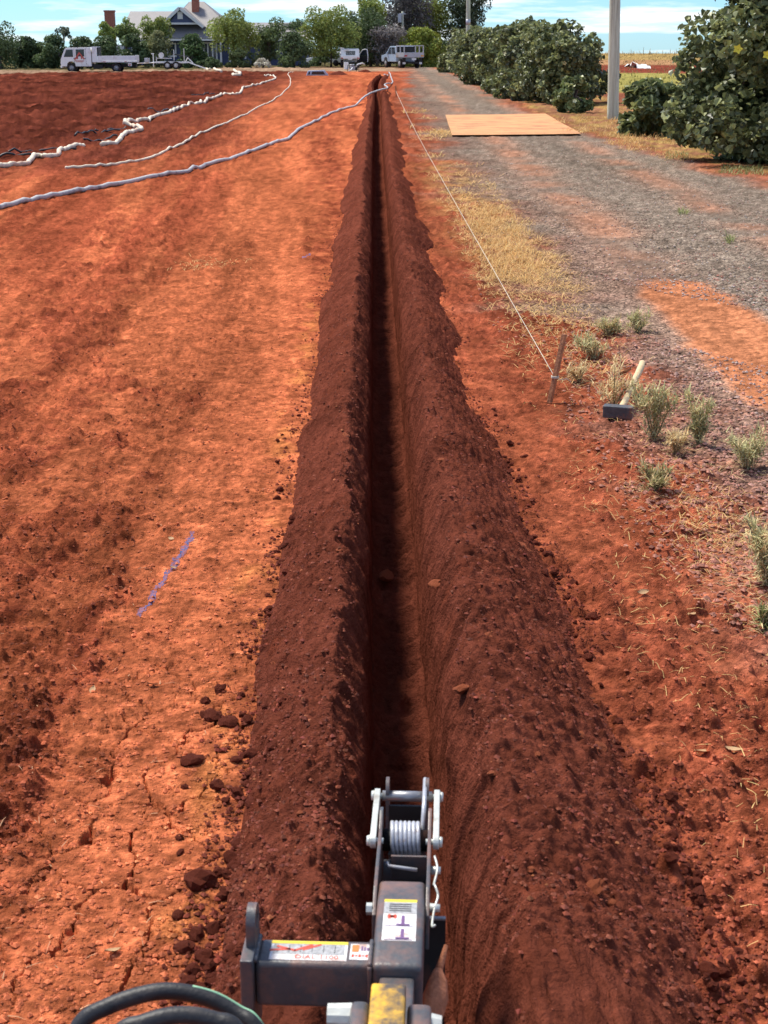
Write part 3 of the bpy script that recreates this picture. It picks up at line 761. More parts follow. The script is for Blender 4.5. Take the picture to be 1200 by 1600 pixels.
M['blue'] = simple('blue_marking_paint', (0.05, 0.135, 0.33), 0.9, 0.4, 60, 0.8, 75, dirt=(0.33, 0.09, 0.04), dscale=60, damt=0.85, spec=0.1)
def paint(p0, p1, w, label):
    a, b = np.array(at_z(*p0))[:2], np.array(at_z(*p1))[:2]; d = b - a; L_ = np.linalg.norm(d); d = d / L_
    c = np.stack([gx[Fq].mean(1), gy[Fq].mean(1)], 1) - a
    s_, l_ = c @ d, c @ np.array([-d[1], d[0]])
    l_ = l_ - 0.010 * vn(s_ / 0.09, s_ * 0, 3)
    ww = w / 2 * (0.8 + 0.35 * vn(s_ / 0.05, s_ * 0, 5))
    keep = (s_ > 0) & (s_ < L_) & (np.abs(l_) < ww) & (_hash(np.arange(len(c)), np.arange(len(c)) * 3, 5) < 1.35 - 0.8 * np.abs(l_) / ww)
    f = Fq[keep]; u, inv = np.unique(f, return_inverse=True)
    o = mesh_np('paint_mark', np.stack([gx[u], gy[u], gh[u] + 0.0012], 1), inv.reshape(-1, 4), M['blue'])
    tag(o, label, 'paint mark', 'blue paint marks')
paint((303, 832), (216, 964), 0.034, 'long dash of blue spray paint on the orange earth')
paint((484, 394), (474, 402), 0.09, 'tiny blue spray paint spot on the graded earth beside the trench')

M['plate'] = simple('dusty_steel_plate', (0.58, 0.29, 0.125), 0.85, 0.16, 1.3, 0.3, 20, dirt=(0.34, 0.14, 0.07), dscale=1.1, damt=0.42, spec=0.2)
c4 = [at_z(706, 214), at_z(908, 212), at_z(852, 180), at_z(696, 182)]
pb = MB(); n = 10
for lv in (0.020, 0.030):
    for j in range(n + 1):
        for i in range(n + 1):
            u, v = i / n, j / n
            p = c4[0].lerp(c4[1], u).lerp(c4[3].lerp(c4[2], u), v)
            pb.v.append((p.x, p.y, lv + 0.02 * abs(u - .5) ** 2 + 0.006 * math.sin(9 * v)))
K = (n + 1) ** 2; I = lambda l, j, i: l * K + j * (n + 1) + i
for j in range(n):
    for i in range(n):
        pb.f += [(I(1, j, i), I(1, j, i + 1), I(1, j + 1, i + 1), I(1, j + 1, i)), (I(0, j, i), I(0, j + 1, i), I(0, j + 1, i + 1), I(0, j, i + 1))]
for i in range(n):
    pb.f += [(I(0, 0, i), I(0, 0, i + 1), I(1, 0, i + 1), I(1, 0, i)), (I(0, n, i), I(1, n, i), I(1, n, i + 1), I(0, n, i + 1)), (I(0, i, 0), I(1, i, 0), I(1, i + 1, 0), I(0, i + 1, 0)), (I(0, i, n), I(0, i + 1, n), I(1, i + 1, n), I(1, i, n))]
zoff = max(gz(p.x, p.y) for p in c4) - 0.018
po = pb.build('road_plate', M['plate'], None, False); po.location.z = zoff
tag(po, 'large flat steel plate coated in orange dust lying across the gravel driveway', 'plate')

# ------------------------------------------------------------------ layflat hoses and drip lines
M['hose_grey'] = simple('grey_layflat_hose', (0.50, 0.47, 0.44), 0.5, 0.2, 3, dirt=(0.12, 0.10, 0.10), dscale=3, damt=0.4)
M['hose_white'] = simple('cream_layflat_hose', (0.72, 0.62, 0.46), 0.6, 0.12, 3, dirt=(0.45, 0.20, 0.12), dscale=2, damt=0.35)
M['drip'] = simple('drip_line', (0.03, 0.028, 0.03), 0.5)
def ground_hose(name, pxs, r, mat, label, cat='hose', wob=0.05, group=None, lift=None, n=10):
    P = spline([at_z(*p) for p in pxs], n); out = []
    for i, p in enumerate(P):
        q = Vector((p.x + wob * float(vn(i / 2.3, 0, 7)), p.y + wob * 1.2 * float(vn(i / 2.3, 5, 9)), 0))
        t = q.x - float(TC(q.y))
        z = gz(q.x, q.y)
        if -0.75 < t < 0.85 and q.y < TR_END:
            z = 0.27 * max(0, 1 - (abs(t) / (0.75 if t < 0 else .85)) ** 3) + 0.01
        out.append(Vector((q.x, q.y, z + r * 0.8)))
    o = MB().tube(out, r, 10).build(name, mat, None, True)
    return tag(o, label, cat, group)
ground_hose('irrigation_hose', [(-60, 338), (0, 326), (100, 306), (200, 288), (290, 269), (350, 252), (410, 232), (450, 216), (490, 192), (530, 174), (570, 161), (594, 153), (606, 147), (601, 142), (608, 136), (613, 128), (607, 119), (600, 117)], 0.034, M['hose_grey'], 'long grey irrigation hose crossing the graded earth and over the trench', wob=0.03)
ground_hose('irrigation_hose', [(105, 262), (160, 259), (230, 248), (280, 228), (330, 203), (380, 180), (420, 160), (440, 147), (452, 134), (454, 124), (450, 116), (458, 113)], 0.024, M['hose_white'], 'thin cream irrigation hose curving along the edge of the tilled field', wob=0.03)
ground_hose('layflat_hose', [(-50, 266), (0, 263), (38, 258), (56, 248), (82, 247), (104, 237), (128, 229)], 0.045, M['hose_white'], 'short thick cream layflat hose piece on the tilled soil, with kinks', wob=0.03)
ground_hose('layflat_hose', [(163, 229), (186, 221), (196, 211), (220, 205), (212, 200), (194, 198), (206, 192), (232, 188), (262, 178), (292, 168), (310, 165), (330, 157), (352, 148), (372, 148), (384, 138), (410, 131), (430, 124), (424, 119), (414, 120)], 0.05, M['hose_white'], 'long kinked cream layflat hose with an S bend on the tilled soil', wob=0.05)
for k, pp in enumerate([[(322, 109), (328, 110)], [(335, 110), (346, 113)], [(366, 113), (375, 116), (373, 119), (364, 119)]]):
    ground_hose('hose_offcut', pp, 0.11, M['hose_white'], ['tiny white hose scrap lying just beyond the trailer ramp', 'short straight white hose scrap on the tilled soil near the trailer ramp', 'white hose scrap bent like a hook at the tilled field edge'][k], wob=0.0, group='white hose scraps', n=4)
DRIP = ['long thin dark drip line just beyond the thick cream hose piece', 'dark drip line touching the thick cream hose piece', 'dark drip line pointing at the S bend of the kinked hose', 'dark drip line between the thick hose piece and the kinked hose', 'dark drip line running into the loop of the kinked hose', 'short dark drip line just beyond the middle of the kinked hose', 'faint short drip line on tilled soil beyond the kinked hose']
for k, (a, b) in enumerate([((-40, 241), (118, 236)), ((-40, 249), (70, 246)), ((118, 213), (186, 205)), ((132, 222), (182, 216)), ((150, 205), (196, 203)), ((232, 178), (280, 171)), ((300, 150), (345, 147))]):
    ground_hose('drip_line', [a, ((a[0] + b[0]) / 2, (a[1] + b[1]) / 2), b], 0.022, M['drip'], DRIP[k], 'drip line', 0.02, 'drip lines on the tilled field')
# ------------------------------------------------------------------ vehicles
M['vwhite'] = simple('vehicle_white', (0.88, 0.87, 0.84), 0.35, 0.05, 2, dirt=(0.50, 0.33, 0.24), dscale=1.2, damt=0.2, spec=0.5)
M['vsilver'] = simple('vehicle_silver', (0.46, 0.57, 0.70), 0.32, 0.06, 2, metal=0.25, dirt=(0.42, 0.28, 0.2), dscale=1.2, damt=0.2)
M['alu'] = simple('tray_aluminium', (0.46, 0.47, 0.50), 0.45, 0.1, 4, metal=0.3, dirt=(0.35, 0.24, 0.18), dscale=1.5, damt=0.3)
M['tyre'] = simple('tyre', (0.022, 0.020, 0.020), 0.85, 0.3, 6, dirt=(0.16, 0.06, 0.04), dscale=5, damt=0.3)
M['rim'] = simple('wheel_rim', (0.42, 0.42, 0.43), 0.4, 0.1, 6, metal=0.4)
M['rim_white'] = simple('white_rim', (0.72, 0.71, 0.69), 0.5, 0.06, 6)
M['chassis'] = simple('chassis_black', (0.02, 0.019, 0.019), 0.7, 0.3, 5)
M['glass'] = glass_mat('vehicle_glass')
M['redl'] = simple('red_lens', (0.50, 0.03, 0.02), 0.3)
M['amber'] = simple('amber_lens', (0.75, 0.30, 0.04), 0.3)
M['logo_red'] = simple('red_door_logo', (0.58, 0.10, 0.07), 0.5)
M['platew'] = simple('number_plate', (0.78, 0.78, 0.74), 0.5)

def wheel(par, x, y, r, w, rim=None, dual=False):
    # axle along local y
    n = 20
    t = MB()
    prof = [(0.60, -0.5), (0.92, -0.5), (1.0, -0.36), (1.0, 0.36), (0.92, 0.5), (0.60, 0.5)]
    V = []; 
    for k in range(n):
        a = 2 * math.pi * k / n
        V += [(x + r * q[0] * math.cos(a), y + w * q[1], r + r * q[0] * math.sin(a)) for q in prof]
    m = len(prof)
    t.add(V, [(k * m + i, ((k + 1) % n) * m + i, ((k + 1) % n) * m + (i + 1) % m, k * m + (i + 1) % m) for k in range(n) for i in range(m)])
    o = t.build('wheel', M['tyre'], par, True)
    rm = MB(); rm.cyl((x, y - w * 0.36, r), (x, y + w * 0.36, r), r * 0.62, n=16)
    for s_ in (-1, 1):
        rm.cyl((x, y + s_ * w * 0.36, r), (x, y + s_ * w * 0.46, r), r * 0.22, r * 0.16, 10)
        for k in range(5):
            a = 2 * math.pi * k / 5; rm.cyl((x + r * .38 * math.cos(a), y + s_ * w * .36, r + r * .38 * math.sin(a)), (x + r * .38 * math.cos(a), y + s_ * w * .41, r + r * .38 * math.sin(a)), r * 0.11, n=6)
    rm.build('rim', rim or M['rim'], o, True)
    return o

# --- crew cab tipper, nose towards -x, near side faces the camera
c = at_z(154, 112)
tk = empty('tipper_truck', (c.x, c.y + 0.9, gz(c.x, c.y + 0.9)), 0.0, 'white crew cab tipper truck with red door logo parked at the field edge', 'truck')
K = 6.2 / 6.2
cabp = [(-3.02, 0.48), (-3.08, 0.75), (-3.04, 1.05), (-2.72, 1.78), (-2.58, 1.93), (-0.62, 1.97), (-0.55, 1.9), (-0.55, 0.48), (-1.85, 0.48), (-1.90, 0.72), (-2.08, 0.86), (-2.34, 0.86), (-2.52, 0.72), (-2.57, 0.48)]
cab = MB().prism(cabp, -0.88, 0.88, 'y').build('cab', M['vwhite'], tk, False, 0.03)
for nm_, pr in (('front_window', [(-2.78, 1.22), (-2.56, 1.78), (-2.02, 1.80), (-2.02, 1.22)]), ('rear_window', [(-1.78, 1.26), (-1.78, 1.80), (-1.10, 1.82), (-1.10, 1.26)])):
    MB().prism(pr, -0.895, -0.875, 'y').build('window', M['glass'], tk)
    MB().prism(pr, 0.875, 0.895, 'y').build('window', M['glass'], tk)
ws = MB(); ws.add([(-3.055, -0.74, 1.12), (-3.055, 0.74, 1.12), (-2.775, 0.70, 1.74), (-2.775, -0.70, 1.74)], [(0, 1, 2, 3)]); ws.build('windscreen', M['glass'], tk)
for xx in (-1.92, -0.98): MB().box(xx - 0.008, xx + 0.008, -0.889, -0.880, 0.62, 1.9).build('door_seam', M['chassis'], tk)
for xx in (-2.0, -1.1): MB().box(xx, xx + 0.12, -0.90, -0.882, 1.08, 1.12).build('door_handle', M['chassis'], tk)
lg = MB(); lg.prism([(-1.95, 1.02), (-1.50, 1.62), (-1.05, 1.04), (-1.16, 1.02), (-1.48, 1.45), (-1.80, 1.02)], -0.903, -0.897, 'y'); lg.box(-1.72, -1.62, -0.903, -0.897, 1.06, 1.25); lg.box(-1.38, -1.28, -0.903, -0.897, 1.06, 1.25)
lg.build('logo', M['logo_red'], tk)
MB().box(-1.92, -1.10, -0.903, -0.897, 0.90, 0.94).box(-1.80, -1.22, -0.903, -0.897, 0.83, 0.86).build('logo_rule', M['logo_red'], tk)
MB().box(-2.4, -0.8, -0.62, 0.62, 1.975, 2.02).build('roof_rack', M['chassis'], tk)
MB().tube([(-3.0, -0.9, 1.15), (-3.12, -1.02, 1.3), (-3.12, -1.02, 1.6)], 0.03, 6).build('mirror', M['chassis'], tk)
for s_ in (-1, 1): MB().box(-3.09, -3.03, s_ * 0.66 - 0.14, s_ * 0.66 + 0.14, 0.66, 0.80).build('headlight', M['platew'], tk, False, 0.02)
MB().box(-3.1, -2.95, -0.86, 0.86, 0.36, 0.54).build('bumper', M['vwhite'], tk, False, 0.03)
MB().box(-2.9, 3.0, -0.4, 0.4, 0.42, 0.66).build('chassis_rail', M['chassis'], tk)
MB().box(-0.45, 0.35, -0.80, -0.42, 0.30, 0.62).build('tool_box', M['chassis'], tk, False, 0.02)
MB().box(-0.48, -0.08, -0.84, 0.84, 0.80, 2.02).build('headboard', M['vwhite'], tk, False, 0.02)
MB().box(-0.10, 0.02, -0.70, 0.70, 1.25, 1.98).build('headboard_mesh', M['chassis'], tk)
tr_b = MB().box(-0.05, 3.08, -0.92, 0.92, 0.80, 0.92).build('tray_floor', M['vwhite'], tk, False, 0.01)
for yy in (-0.93, 0.90): MB().box(-0.02, 3.05, yy, yy + 0.03, 0.93, 1.30).build('tray_side', M['vwhite'], tk, False, 0.008)
MB().box(3.05, 3.09, -0.92, 0.92, 0.93, 1.36).build('tailgate', M['vwhite'], tk, False, 0.008)
for k in range(5): MB().box(0.45 + 0.58 * k, 0.62 + 0.58 * k, -0.937, -0.922, 0.845, 0.885).build('reflector', M['redl'] if k in (0, 3) else M['platew'], tk)
MB().box(2.45, 2.75, -0.93, -0.90, 0.52, 0.74).build('mudflap', M['platew'], tk)
MB().box(2.5, 2.68, -0.936, -0.928, 0.56, 0.64).build('tail_light', M['redl'], tk)
for s_ in (-1, 1):
    wheel(tk, -2.21, s_ * 0.74, 0.37, 0.22); wheel(tk, 1.45, s_ * 0.70, 0.37, 0.34)

# --- tandem trailer hooked behind it
c2 = at_z(258, 110)
tl = empty('equipment_trailer', (c2.x, c2.y + 1.0, gz(c2.x, c2.y + 1.0)), 0.0, 'white tandem axle equipment trailer with a lowered ramp behind the tipper truck', 'trailer')
f = MB(); f.box(-1.0, 1.9, -0.75, -0.68, 0.50, 0.60); f.box(-1.0, 1.9, 0.68, 0.75, 0.50, 0.60)
for xx in (-1.0, -0.2, 0.7, 1.83): f.box(xx, xx + 0.07, -0.68, 0.68, 0.505, 0.595)
f.build('frame', M['vwhite'], tl)
MB().box(-1.0, 1.9, -0.68, 0.68, 0.60, 0.625).build('deck', M['alu'], tl)
MB().tube([(-2.55, 0, 0.48), (-1.9, 0, 0.5), (-0.95, -0.6, 0.55)], 0.045, 6).tube([(-1.9, 0, 0.5), (-0.95, 0.6, 0.55)], 0.045, 6).build('drawbar', M['vwhite'], tl)
MB().box(-1.85, -1.45, -0.35, 0.2, 0.56, 0.92).build('tool_box', M['alu'], tl, False, 0.02)
MB().cyl((-1.05, -0.5, 0.2), (-1.05, -0.5, 1.25), 0.04, n=8).cyl((-1.22, -0.5, 1.27), (-0.98, -0.5, 1.27), 0.03, n=8).build('jockey_stand', M['vwhite'], tl)
MB().box(-0.78, -0.72, -0.76, -0.70, 0.6, 1.02).box(-0.78, 0.6, -0.76, -0.72, 0.88, 0.93).build('side_rail', M['vwhite'], tl)
for xx in (0.75, 1.62): MB().box(xx, xx + 0.05, -0.75, -0.69, 0.6, 1.72 if xx > 1 else 1.62).build('upright', M['vwhite'], tl)
MB().box(0.1, 1.5, -0.77, -0.62, 0.66, 0.72).build('mudguard', M['chassis'], tl)
MB().cyl((0.6, -0.5, 1.30), (1.9, -0.4, 0.95), 0.05, n=8).cyl((0.6, -0.2, 1.25), (2.0, -0.1, 1.0), 0.05, n=8).build('pipe_load', M['chassis'], tl)
sw = MB().cyl((-0.35, -0.62, 1.15), (-0.35, -0.50, 1.15), 0.23, n=18).build('spare_disc', M['rim_white'], tl)
for s_ in (-1, 1):
    for xx in (0.18, 0.92): wheel(tl, xx, s_ * 0.78, 0.32, 0.2, M['rim_white'])
MB().box(1.9, 3.55, -0.72, -0.5, -0.04, 0.04, Matrix.Translation((1.9, 0, 0.6)) @ Matrix.Rotation(0.34, 4, 'Y') @ Matrix.Translation((-1.9, 0, 0))).build('ramp', M['vwhite'], tl)
MB().tube([(1.75, -0.7, 0.6), (1.95, -0.7, 0.95), (2.15, -0.7, 0.75), (2.4, -0.7, 0.5)], 0.05, 6).build('ramp_strut', M['vwhite'], tl)

# --- silver dual cab ute seen from behind its left corner
def ute_common(root, paint, L=5.1, W=1.82):
    # nose towards +y in local space, x across
    body = [(2.55, 0.62), (2.62, 0.80), (2.55, 1.02), (1.45, 1.16), (0.72, 1.72), (0.55, 1.78), (-0.55, 1.78), (-0.68, 1.72), (-0.78, 1.02), (-0.78, 0.50), (1.18, 0.50), (1.22, 0.72), (1.38, 0.86), (1.78, 0.86), (1.95, 0.72), (2.0, 0.50), (2.5, 0.50)]
    MB().prism(body, -W / 2 + 0.03, W / 2 - 0.03, 'x').build('cab', paint, root, False, 0.035)
    for s_ in (-1, 1):
        for pr in ([(1.22, 1.14), (0.66, 1.66), (0.34, 1.68), (0.34, 1.14)], [(0.22, 1.14), (0.22, 1.68), (-0.45, 1.68), (-0.62, 1.14)]):
            MB().prism(pr, s_ * (W / 2 - 0.04), s_ * (W / 2 - 0.018), 'x').build('window', M['glass'], root)
    MB().add([(-0.72, 1.50, 1.17), (0.72, 1.50, 1.17), (0.62, 0.76, 1.71), (-0.62, 0.76, 1.71)], [(0, 1, 2, 3)]).build('windscreen', M['glass'], root)
    MB().box(-0.64, 0.64, -0.745, -0.715, 1.20, 1.62).build('rear_window', M['glass'], root)
    MB().box(-0.45, 0.45, -2.5, 2.3, 0.36, 0.52).build('chassis_rail', M['chassis'], root)
    for s_ in (-1, 1):
        wheel_y = MB
        for yy in (1.58, -1.52):
            n = 18; r, w = 0.37, 0.24
            q = MB(); q.cyl((s_ * 0.68, yy, r), (s_ * 0.90, yy, r), r, n=n); o = q.build('wheel', M['tyre'], root, True, 0.03)
            MB().cyl((s_ * 0.85, yy, r), (s_ * 0.905, yy, r), r * 0.6, r * 0.55, 14).build('rim', M['rim'], o, True)
        MB().box(s_ * 0.86, s_ * 1.02, 1.02, 1.14, 1.12, 1.30).build('mirror', paint, root, False, 0.02)
pu = at_y(639, 107, 146.0)
su = empty('dual_cab_ute', (pu.x - 0.65, 148.6, gz(pu.x, 148)), math.radians(23), 'silver dual cab ute with canopy frame tray parked on the driveway', 'ute')
su.scale = (1.1, 1.08, 1.12)
ute_common(su, M['vsilver'])
MB().box(-0.93, 0.93, -2.62, -0.86, 0.86, 0.96).build('tray_floor', M['alu'], su)
for s_ in (-1, 1): MB().box(s_ * 0.93 - 0.02, s_ * 0.93 + 0.02, -2.62, -0.86, 0.90, 1.26).build('tray_side', M['alu'], su, False, 0.006)
MB().box(-0.95, 0.95, -2.66, -2.62, 0.90, 1.26).build('tailgate', M['alu'], su, False, 0.006)
cf = MB()
for s_ in (-1, 1):
    for yy in (-2.6, -1.75, -0.9): cf.box(s_ * 0.90 - 0.035, s_ * 0.90 + 0.035, yy - 0.035, yy + 0.035, 1.26, 1.80)
    cf.box(s_ * 0.90 - 0.035, s_ * 0.90 + 0.035, -2.64, -0.86, 1.78, 1.85)
for yy in (-2.6, -0.9): cf.box(-0.865, 0.865, yy - 0.035, yy + 0.035, 1.78, 1.85)
cf.build('canopy_frame', M['alu'], su)
MB().box(-0.84, 0.84, -0.92, -0.89, 1.28, 1.76).build('mesh_panel', M['chassis'], su)
for s_ in (-1, 1): MB().box(s_ * 0.78 - 0.12, s_ * 0.78 + 0.12, -2.685, -2.655, 0.94, 1.06).build('tail_light', M['redl'] if s_ < 0 else M['amber'], su)
MB().box(-0.2, 0.2, -2.68, -2.65, 0.66, 0.80).build('number_plate', M['platew'], su)
for s_ in (-1, 1): MB().box(s_ * 0.78 - 0.15, s_ * 0.78 + 0.15, -2.30, -2.27, 0.30, 0.84).build('mudflap', M['chassis'], su)
for s_ in (-1, 1): MB().box(s_ * 0.78 - 0.13, s_ * 0.78 + 0.13, -2.32, -2.305, 0.32, 0.48).build('flap_badge', M['platew'], su)

pw = at_y(545, 105, 150.0)
wu = empty('work_ute', (pw.x + 0.05, 152.5, gz(pw.x, 152)), math.radians(2), 'white work ute seen from behind with its driver door standing open', 'ute')
ute_common(wu, M['vwhite'])
MB().box(-0.92, 0.92, -2.3, -0.86, 0.84, 0.92).build('tray_floor', M['vwhite'], wu)
MB().box(-0.92, 0.92, -0.98, -0.90, 0.92, 1.70).build('headboard', M['vwhite'], wu, False, 0.03)
MB().box(-0.40, 0.52, -1.0, -0.975, 1.18, 1.56).build('headboard_window', M['glass'], wu)
for k in range(3): MB().box(-0.40, 0.52, -1.012, -1.0, 1.26 + .1 * k, 1.275 + .1 * k).build('window_bar', M['vwhite'], wu)
MB().box(-0.92, 0.92, -2.34, -2.30, 0.84, 1.10).build('tailgate', M['vwhite'], wu, False, 0.008)
MB().box(-0.2, 0.2, -2.36, -2.34, 0.72, 0.83).build('number_plate', M['platew'], wu)
for s_ in (-1, 1): MB().box(s_ * 0.8 - 0.1, s_ * 0.8 + 0.1, -2.36, -2.342, 0.86, 0.95).build('tail_light', M['redl'], wu)
MB().tube([(-0.85, -0.9, 1.72), (-1.02, -0.95, 1.86), (-0.62, -1.6, 1.80)], 0.05, 6).build('ladder_rack', M['vwhite'], wu)
# open driver's door: a frame with glass, hinged at the front edge
dM = Matrix.Translation((0.89, 1.15, 0)) @ Matrix.Rotation(math.radians(62), 4, 'Z')
dp = [(0.0, 0.52), (0.0, 1.12), (-0.45, 1.66), (-0.72, 1.70), (-0.95, 1.66), (-1.02, 1.10), (-0.98, 0.52)]
def door_piece(poly, x0, x1):
    m = MB(); m.prism(poly, x0, x1, 'x'); m.v = [tuple(dM @ Vector(v)) for v in m.v]; return m
dr = door_piece([(0.0, 0.52), (0.0, 1.10), (-1.02, 1.10), (-0.98, 0.52)], -0.04, 0.04).build('open_door', M['chassis'], wu, False, 0.01)
fr = MB()
for a, b in zip([(0.0, 0.52), (0.0, 1.12), (-0.45, 1.66), (-0.72, 1.72), (-0.95, 1.68), (-1.02, 1.10)], [(0.0, 1.12), (-0.45, 1.66), (-0.72, 1.72), (-0.95, 1.68), (-1.02, 1.10), (-0.98, 0.52)]):
    fr.tube([dM @ Vector((0.02, a[0], a[1])), dM @ Vector((0.02, b[0], b[1]))], 0.055, 6)
fr.build('door_frame', M['vwhite'], dr)
door_piece([(-0.05, 1.12), (-0.48, 1.62), (-0.72, 1.66), (-0.92, 1.62), (-0.97, 1.12)], -0.006, 0.006).build('door_glass', M['glass'], dr)

# white car half hidden by the shrubs
pc_ = at_y(510, 104, 160)
ch = empty('parked_car', (pc_.x, 163, gz(pc_.x, 163)), math.radians(70), 'white car half hidden behind the shrubs beside the work ute', 'car')
MB().prism([(2.1, 0.35), (2.15, 0.75), (1.1, 0.98), (0.4, 1.42), (-1.2, 1.45), (-1.95, 0.95), (-2.05, 0.35)], -0.85, 0.85, 'x').build('body', M['vwhite'], ch, False, 0.06)
for s_ in (-1, 1): MB().prism([(0.95, 0.98), (0.38, 1.34), (-1.1, 1.36), (-1.5, 0.98)], s_ * 0.83, s_ * 0.862, 'x').build('window', M['glass'], ch)
for s_ in (-1, 1):
    for yy in (1.3, -1.3): MB().cyl((s_ * 0.66, yy, 0.31), (s_ * 0.87, yy, 0.31), 0.31, n=16).build('wheel', M['tyre'], ch, True)

# pump, water drum, canopy shell and loose pieces at the end of the trench
q = gnd(541, 108.5)
wb = empty('water_drum', q, 0.1, 'white square plastic drum standing behind the work ute', 'drum')
MB().box(-0.2, 0.2, -0.2, 0.2, 0, 0.62).build('drum_body', M['vwhite'], wb, False, 0.03)
MB().cyl((0, 0, 0.62), (0, 0, 0.68), 0.07, n=12).build('cap', M['chassis'], wb)
q = gnd(552, 111)
pm = empty('water_pump', q, 0.4, 'small engine driven pump with pipes at the end of the trench', 'pump')
pf = MB()
for sx in (-.4, .4):
    for sy in (-.25, .25): pf.box(sx - .02, sx + .02, sy - .02, sy + .02, 0, 0.5)
pf.box(-.42, .42, -.27, -.23, .46, .5); pf.box(-.42, .42, .23, .27, .46, .5); pf.build('frame', M['chassis'], pm)
MB().box(-0.3, 0.1, -0.2, 0.2, 0.08, 0.42).build('engine', M['alu'], pm, False, 0.04)
MB().cyl((0.1, 0, 0.22), (0.36, 0, 0.22), 0.14, n=14).build('pump_body', M['chassis'], pm, True)
MB().tube([(0.25, 0, 0.35), (0.4, 0, 0.55), (0.9, 0.2, 0.65), (1.1, 0.2, 0.55)], 0.06, 8).tube([(-0.2, -0.3, 0.3), (-0.5, -0.8, 0.15), (-0.9, -1.3, 0.06)], 0.05, 8).build('pipe', M['rim_white'], pm, True)
MB().box(-0.28, 0.05, -0.16, 0.16, 0.42, 0.56).build('fuel_tank', M['rim_white'], pm, False, 0.03)
q = gnd(496, 118)
cs = empty('canopy_shell', q, 0.05, 'silver framed canopy shell with dark panes lying on the graded earth', 'canopy')
cs.scale = (1, 1, 0.9)
MB().prism([(-0.80, 0.0), (-0.66, 0.36), (0.52, 0.40), (0.80, 0.0)], -0.35, 0.35, 'y').build('shell', M['vsilver'], cs, False, 0.03)
for a, b in ((-0.38, 0.42), ): MB().prism([(a - 0.06, 0.07), (a, 0.30), (b, 0.31), (b + 0.13, 0.07)], -0.362, -0.348, 'y').build('pane', M['glass'], cs)
MB().prism([(-0.70, 0.07), (-0.60, 0.30), (-0.50, 0.30), (-0.54, 0.07)], -0.362, -0.348, 'y').build('pane', M['glass'], cs)
for px_, py_, s in ((528, 117, .36), (570, 113, .28)):
    q = gnd(px_, py_); n = 24
    V = [(0, 0, s * 0.75)]; Fm = []
    ringN = 5
    for k in range(1, ringN + 1):
        for i in range(n):
            a = 2 * math.pi * i / n; rr = k / ringN * s * (2.1 + 0.5 * float(vn(math.cos(a) * 2 + px_, math.sin(a) * 2, 3)))
            V.append((rr * math.cos(a), 0.5 * rr * math.sin(a), s * 0.75 * (1 - (k / ringN) ** 1.4) * (1 + .3 * float(vn(rr * 5, a * 3, 5))) - (0.02 if k == ringN else 0)))
    Fm += [(0, 1 + i, 1 + (i + 1) % n) for i in range(n)]
    for k in range(ringN - 1): Fm += [(1 + k * n + i, 1 + (k + 1) * n + i, 1 + (k + 1) * n + (i + 1) % n, 1 + k * n + (i + 1) % n) for i in range(n)]
    o = MB().add(V, Fm).build('soil_heap', M['clod'], None, True); o.location = q
    tag(o, 'low dark red heap of soil between canopy shell and pump' if px_ < 560 else 'dark red heap of soil at the end of the trench beside the pump', 'soil heap')

# ------------------------------------------------------------------ house
M['navy'] = simple('navy_weatherboard', (0.075, 0.092, 0.165), 0.7, 0.1, 3)
M['trim'] = simple('white_trim', (0.74, 0.72, 0.66), 0.6, 0.05, 3)
M['roof'] = simple('grey_metal_roof', (0.245, 0.225, 0.215), 0.55, 0.08, 1.5)
M['brick'] = simple('chimney_brick', (0.36, 0.13, 0.085), 0.9, 0.25, 6, 0.4, 12)
M['pane'] = glass_mat('house_glass', (0.03, 0.04, 0.05))
HY = 165.0
KX, KZ = HY / (F_PX / CP), HY / (F_PX / CP / CP)
hx = lambda px: (px - 600) * KX
hz = lambda py: CAM_H + (Y_HOR - py) * KZ
hs = empty('house', (hx(285), HY, 0), 0, 'navy weatherboard house with grey metal roof, white trim and dormer gable', 'house')
X = lambda px: hx(px) - hx(285)
ez = hz(61)
# walls are real boards on the front
MB().box(X(193), X(475), 0.3, 10.5, 0, ez).build('wall', M['navy'], hs)
for k in range(int((ez - 0.1) / 0.2)):
    MB().box(X(193), X(475), 0.262, 0.298, 0.1 + 0.2 * k, 0.285 + 0.2 * k).build('weatherboard', M['navy'], hs)
def sheet_roof(name, quads, seams, t=0.12):
    mb = MB()
    for qd in quads:
        P = [Vector(p) for p in qd]; nrm = (P[1] - P[0]).cross(P[2] - P[0]).normalized()
        if nrm.z < 0: nrm = -nrm
        m = len(P); mb.add([p + nrm * t for p in P] + P, [tuple(range(m)), tuple(range(m, 2 * m))[::-1]] + [(i, m + i, m + (i + 1) % m, (i + 1) % m) for i in range(m)])
    return mb.build(name, M['roof'], hs)
rz1, rz2 = hz(18), hz(2.5)
a0, a1 = X(188), X(300)
sheet_roof('roof', [[(a0, -0.6, ez), (a1, -0.6, ez), (a1, 5.2, rz1), (a0 + 0.4, 5.2, rz1)], [(a0, 11, ez), (a1, 11, ez), (a1, 5.2, rz1), (a0 + 0.4, 5.2, rz1)]], 0)
b0_, b1_, bm = X(248), X(378), X(300)
sheet_roof('roof', [[(b0_, -0.8, ez), (b1_, -0.8, ez), (X(312), 5.0, rz2), (X(290), 5.0, rz2)], [(b1_, -0.8, ez), (b1_, 11.2, ez), (X(312), 5.0, rz2)], [(b0_, 11.2, ez), (b0_, -0.8, ez), (X(290), 5.0, rz2)], [(b0_, 11.2, ez), (b1_, 11.2, ez), (X(312), 5.0, rz2), (X(290), 5.0, rz2)]], 0)
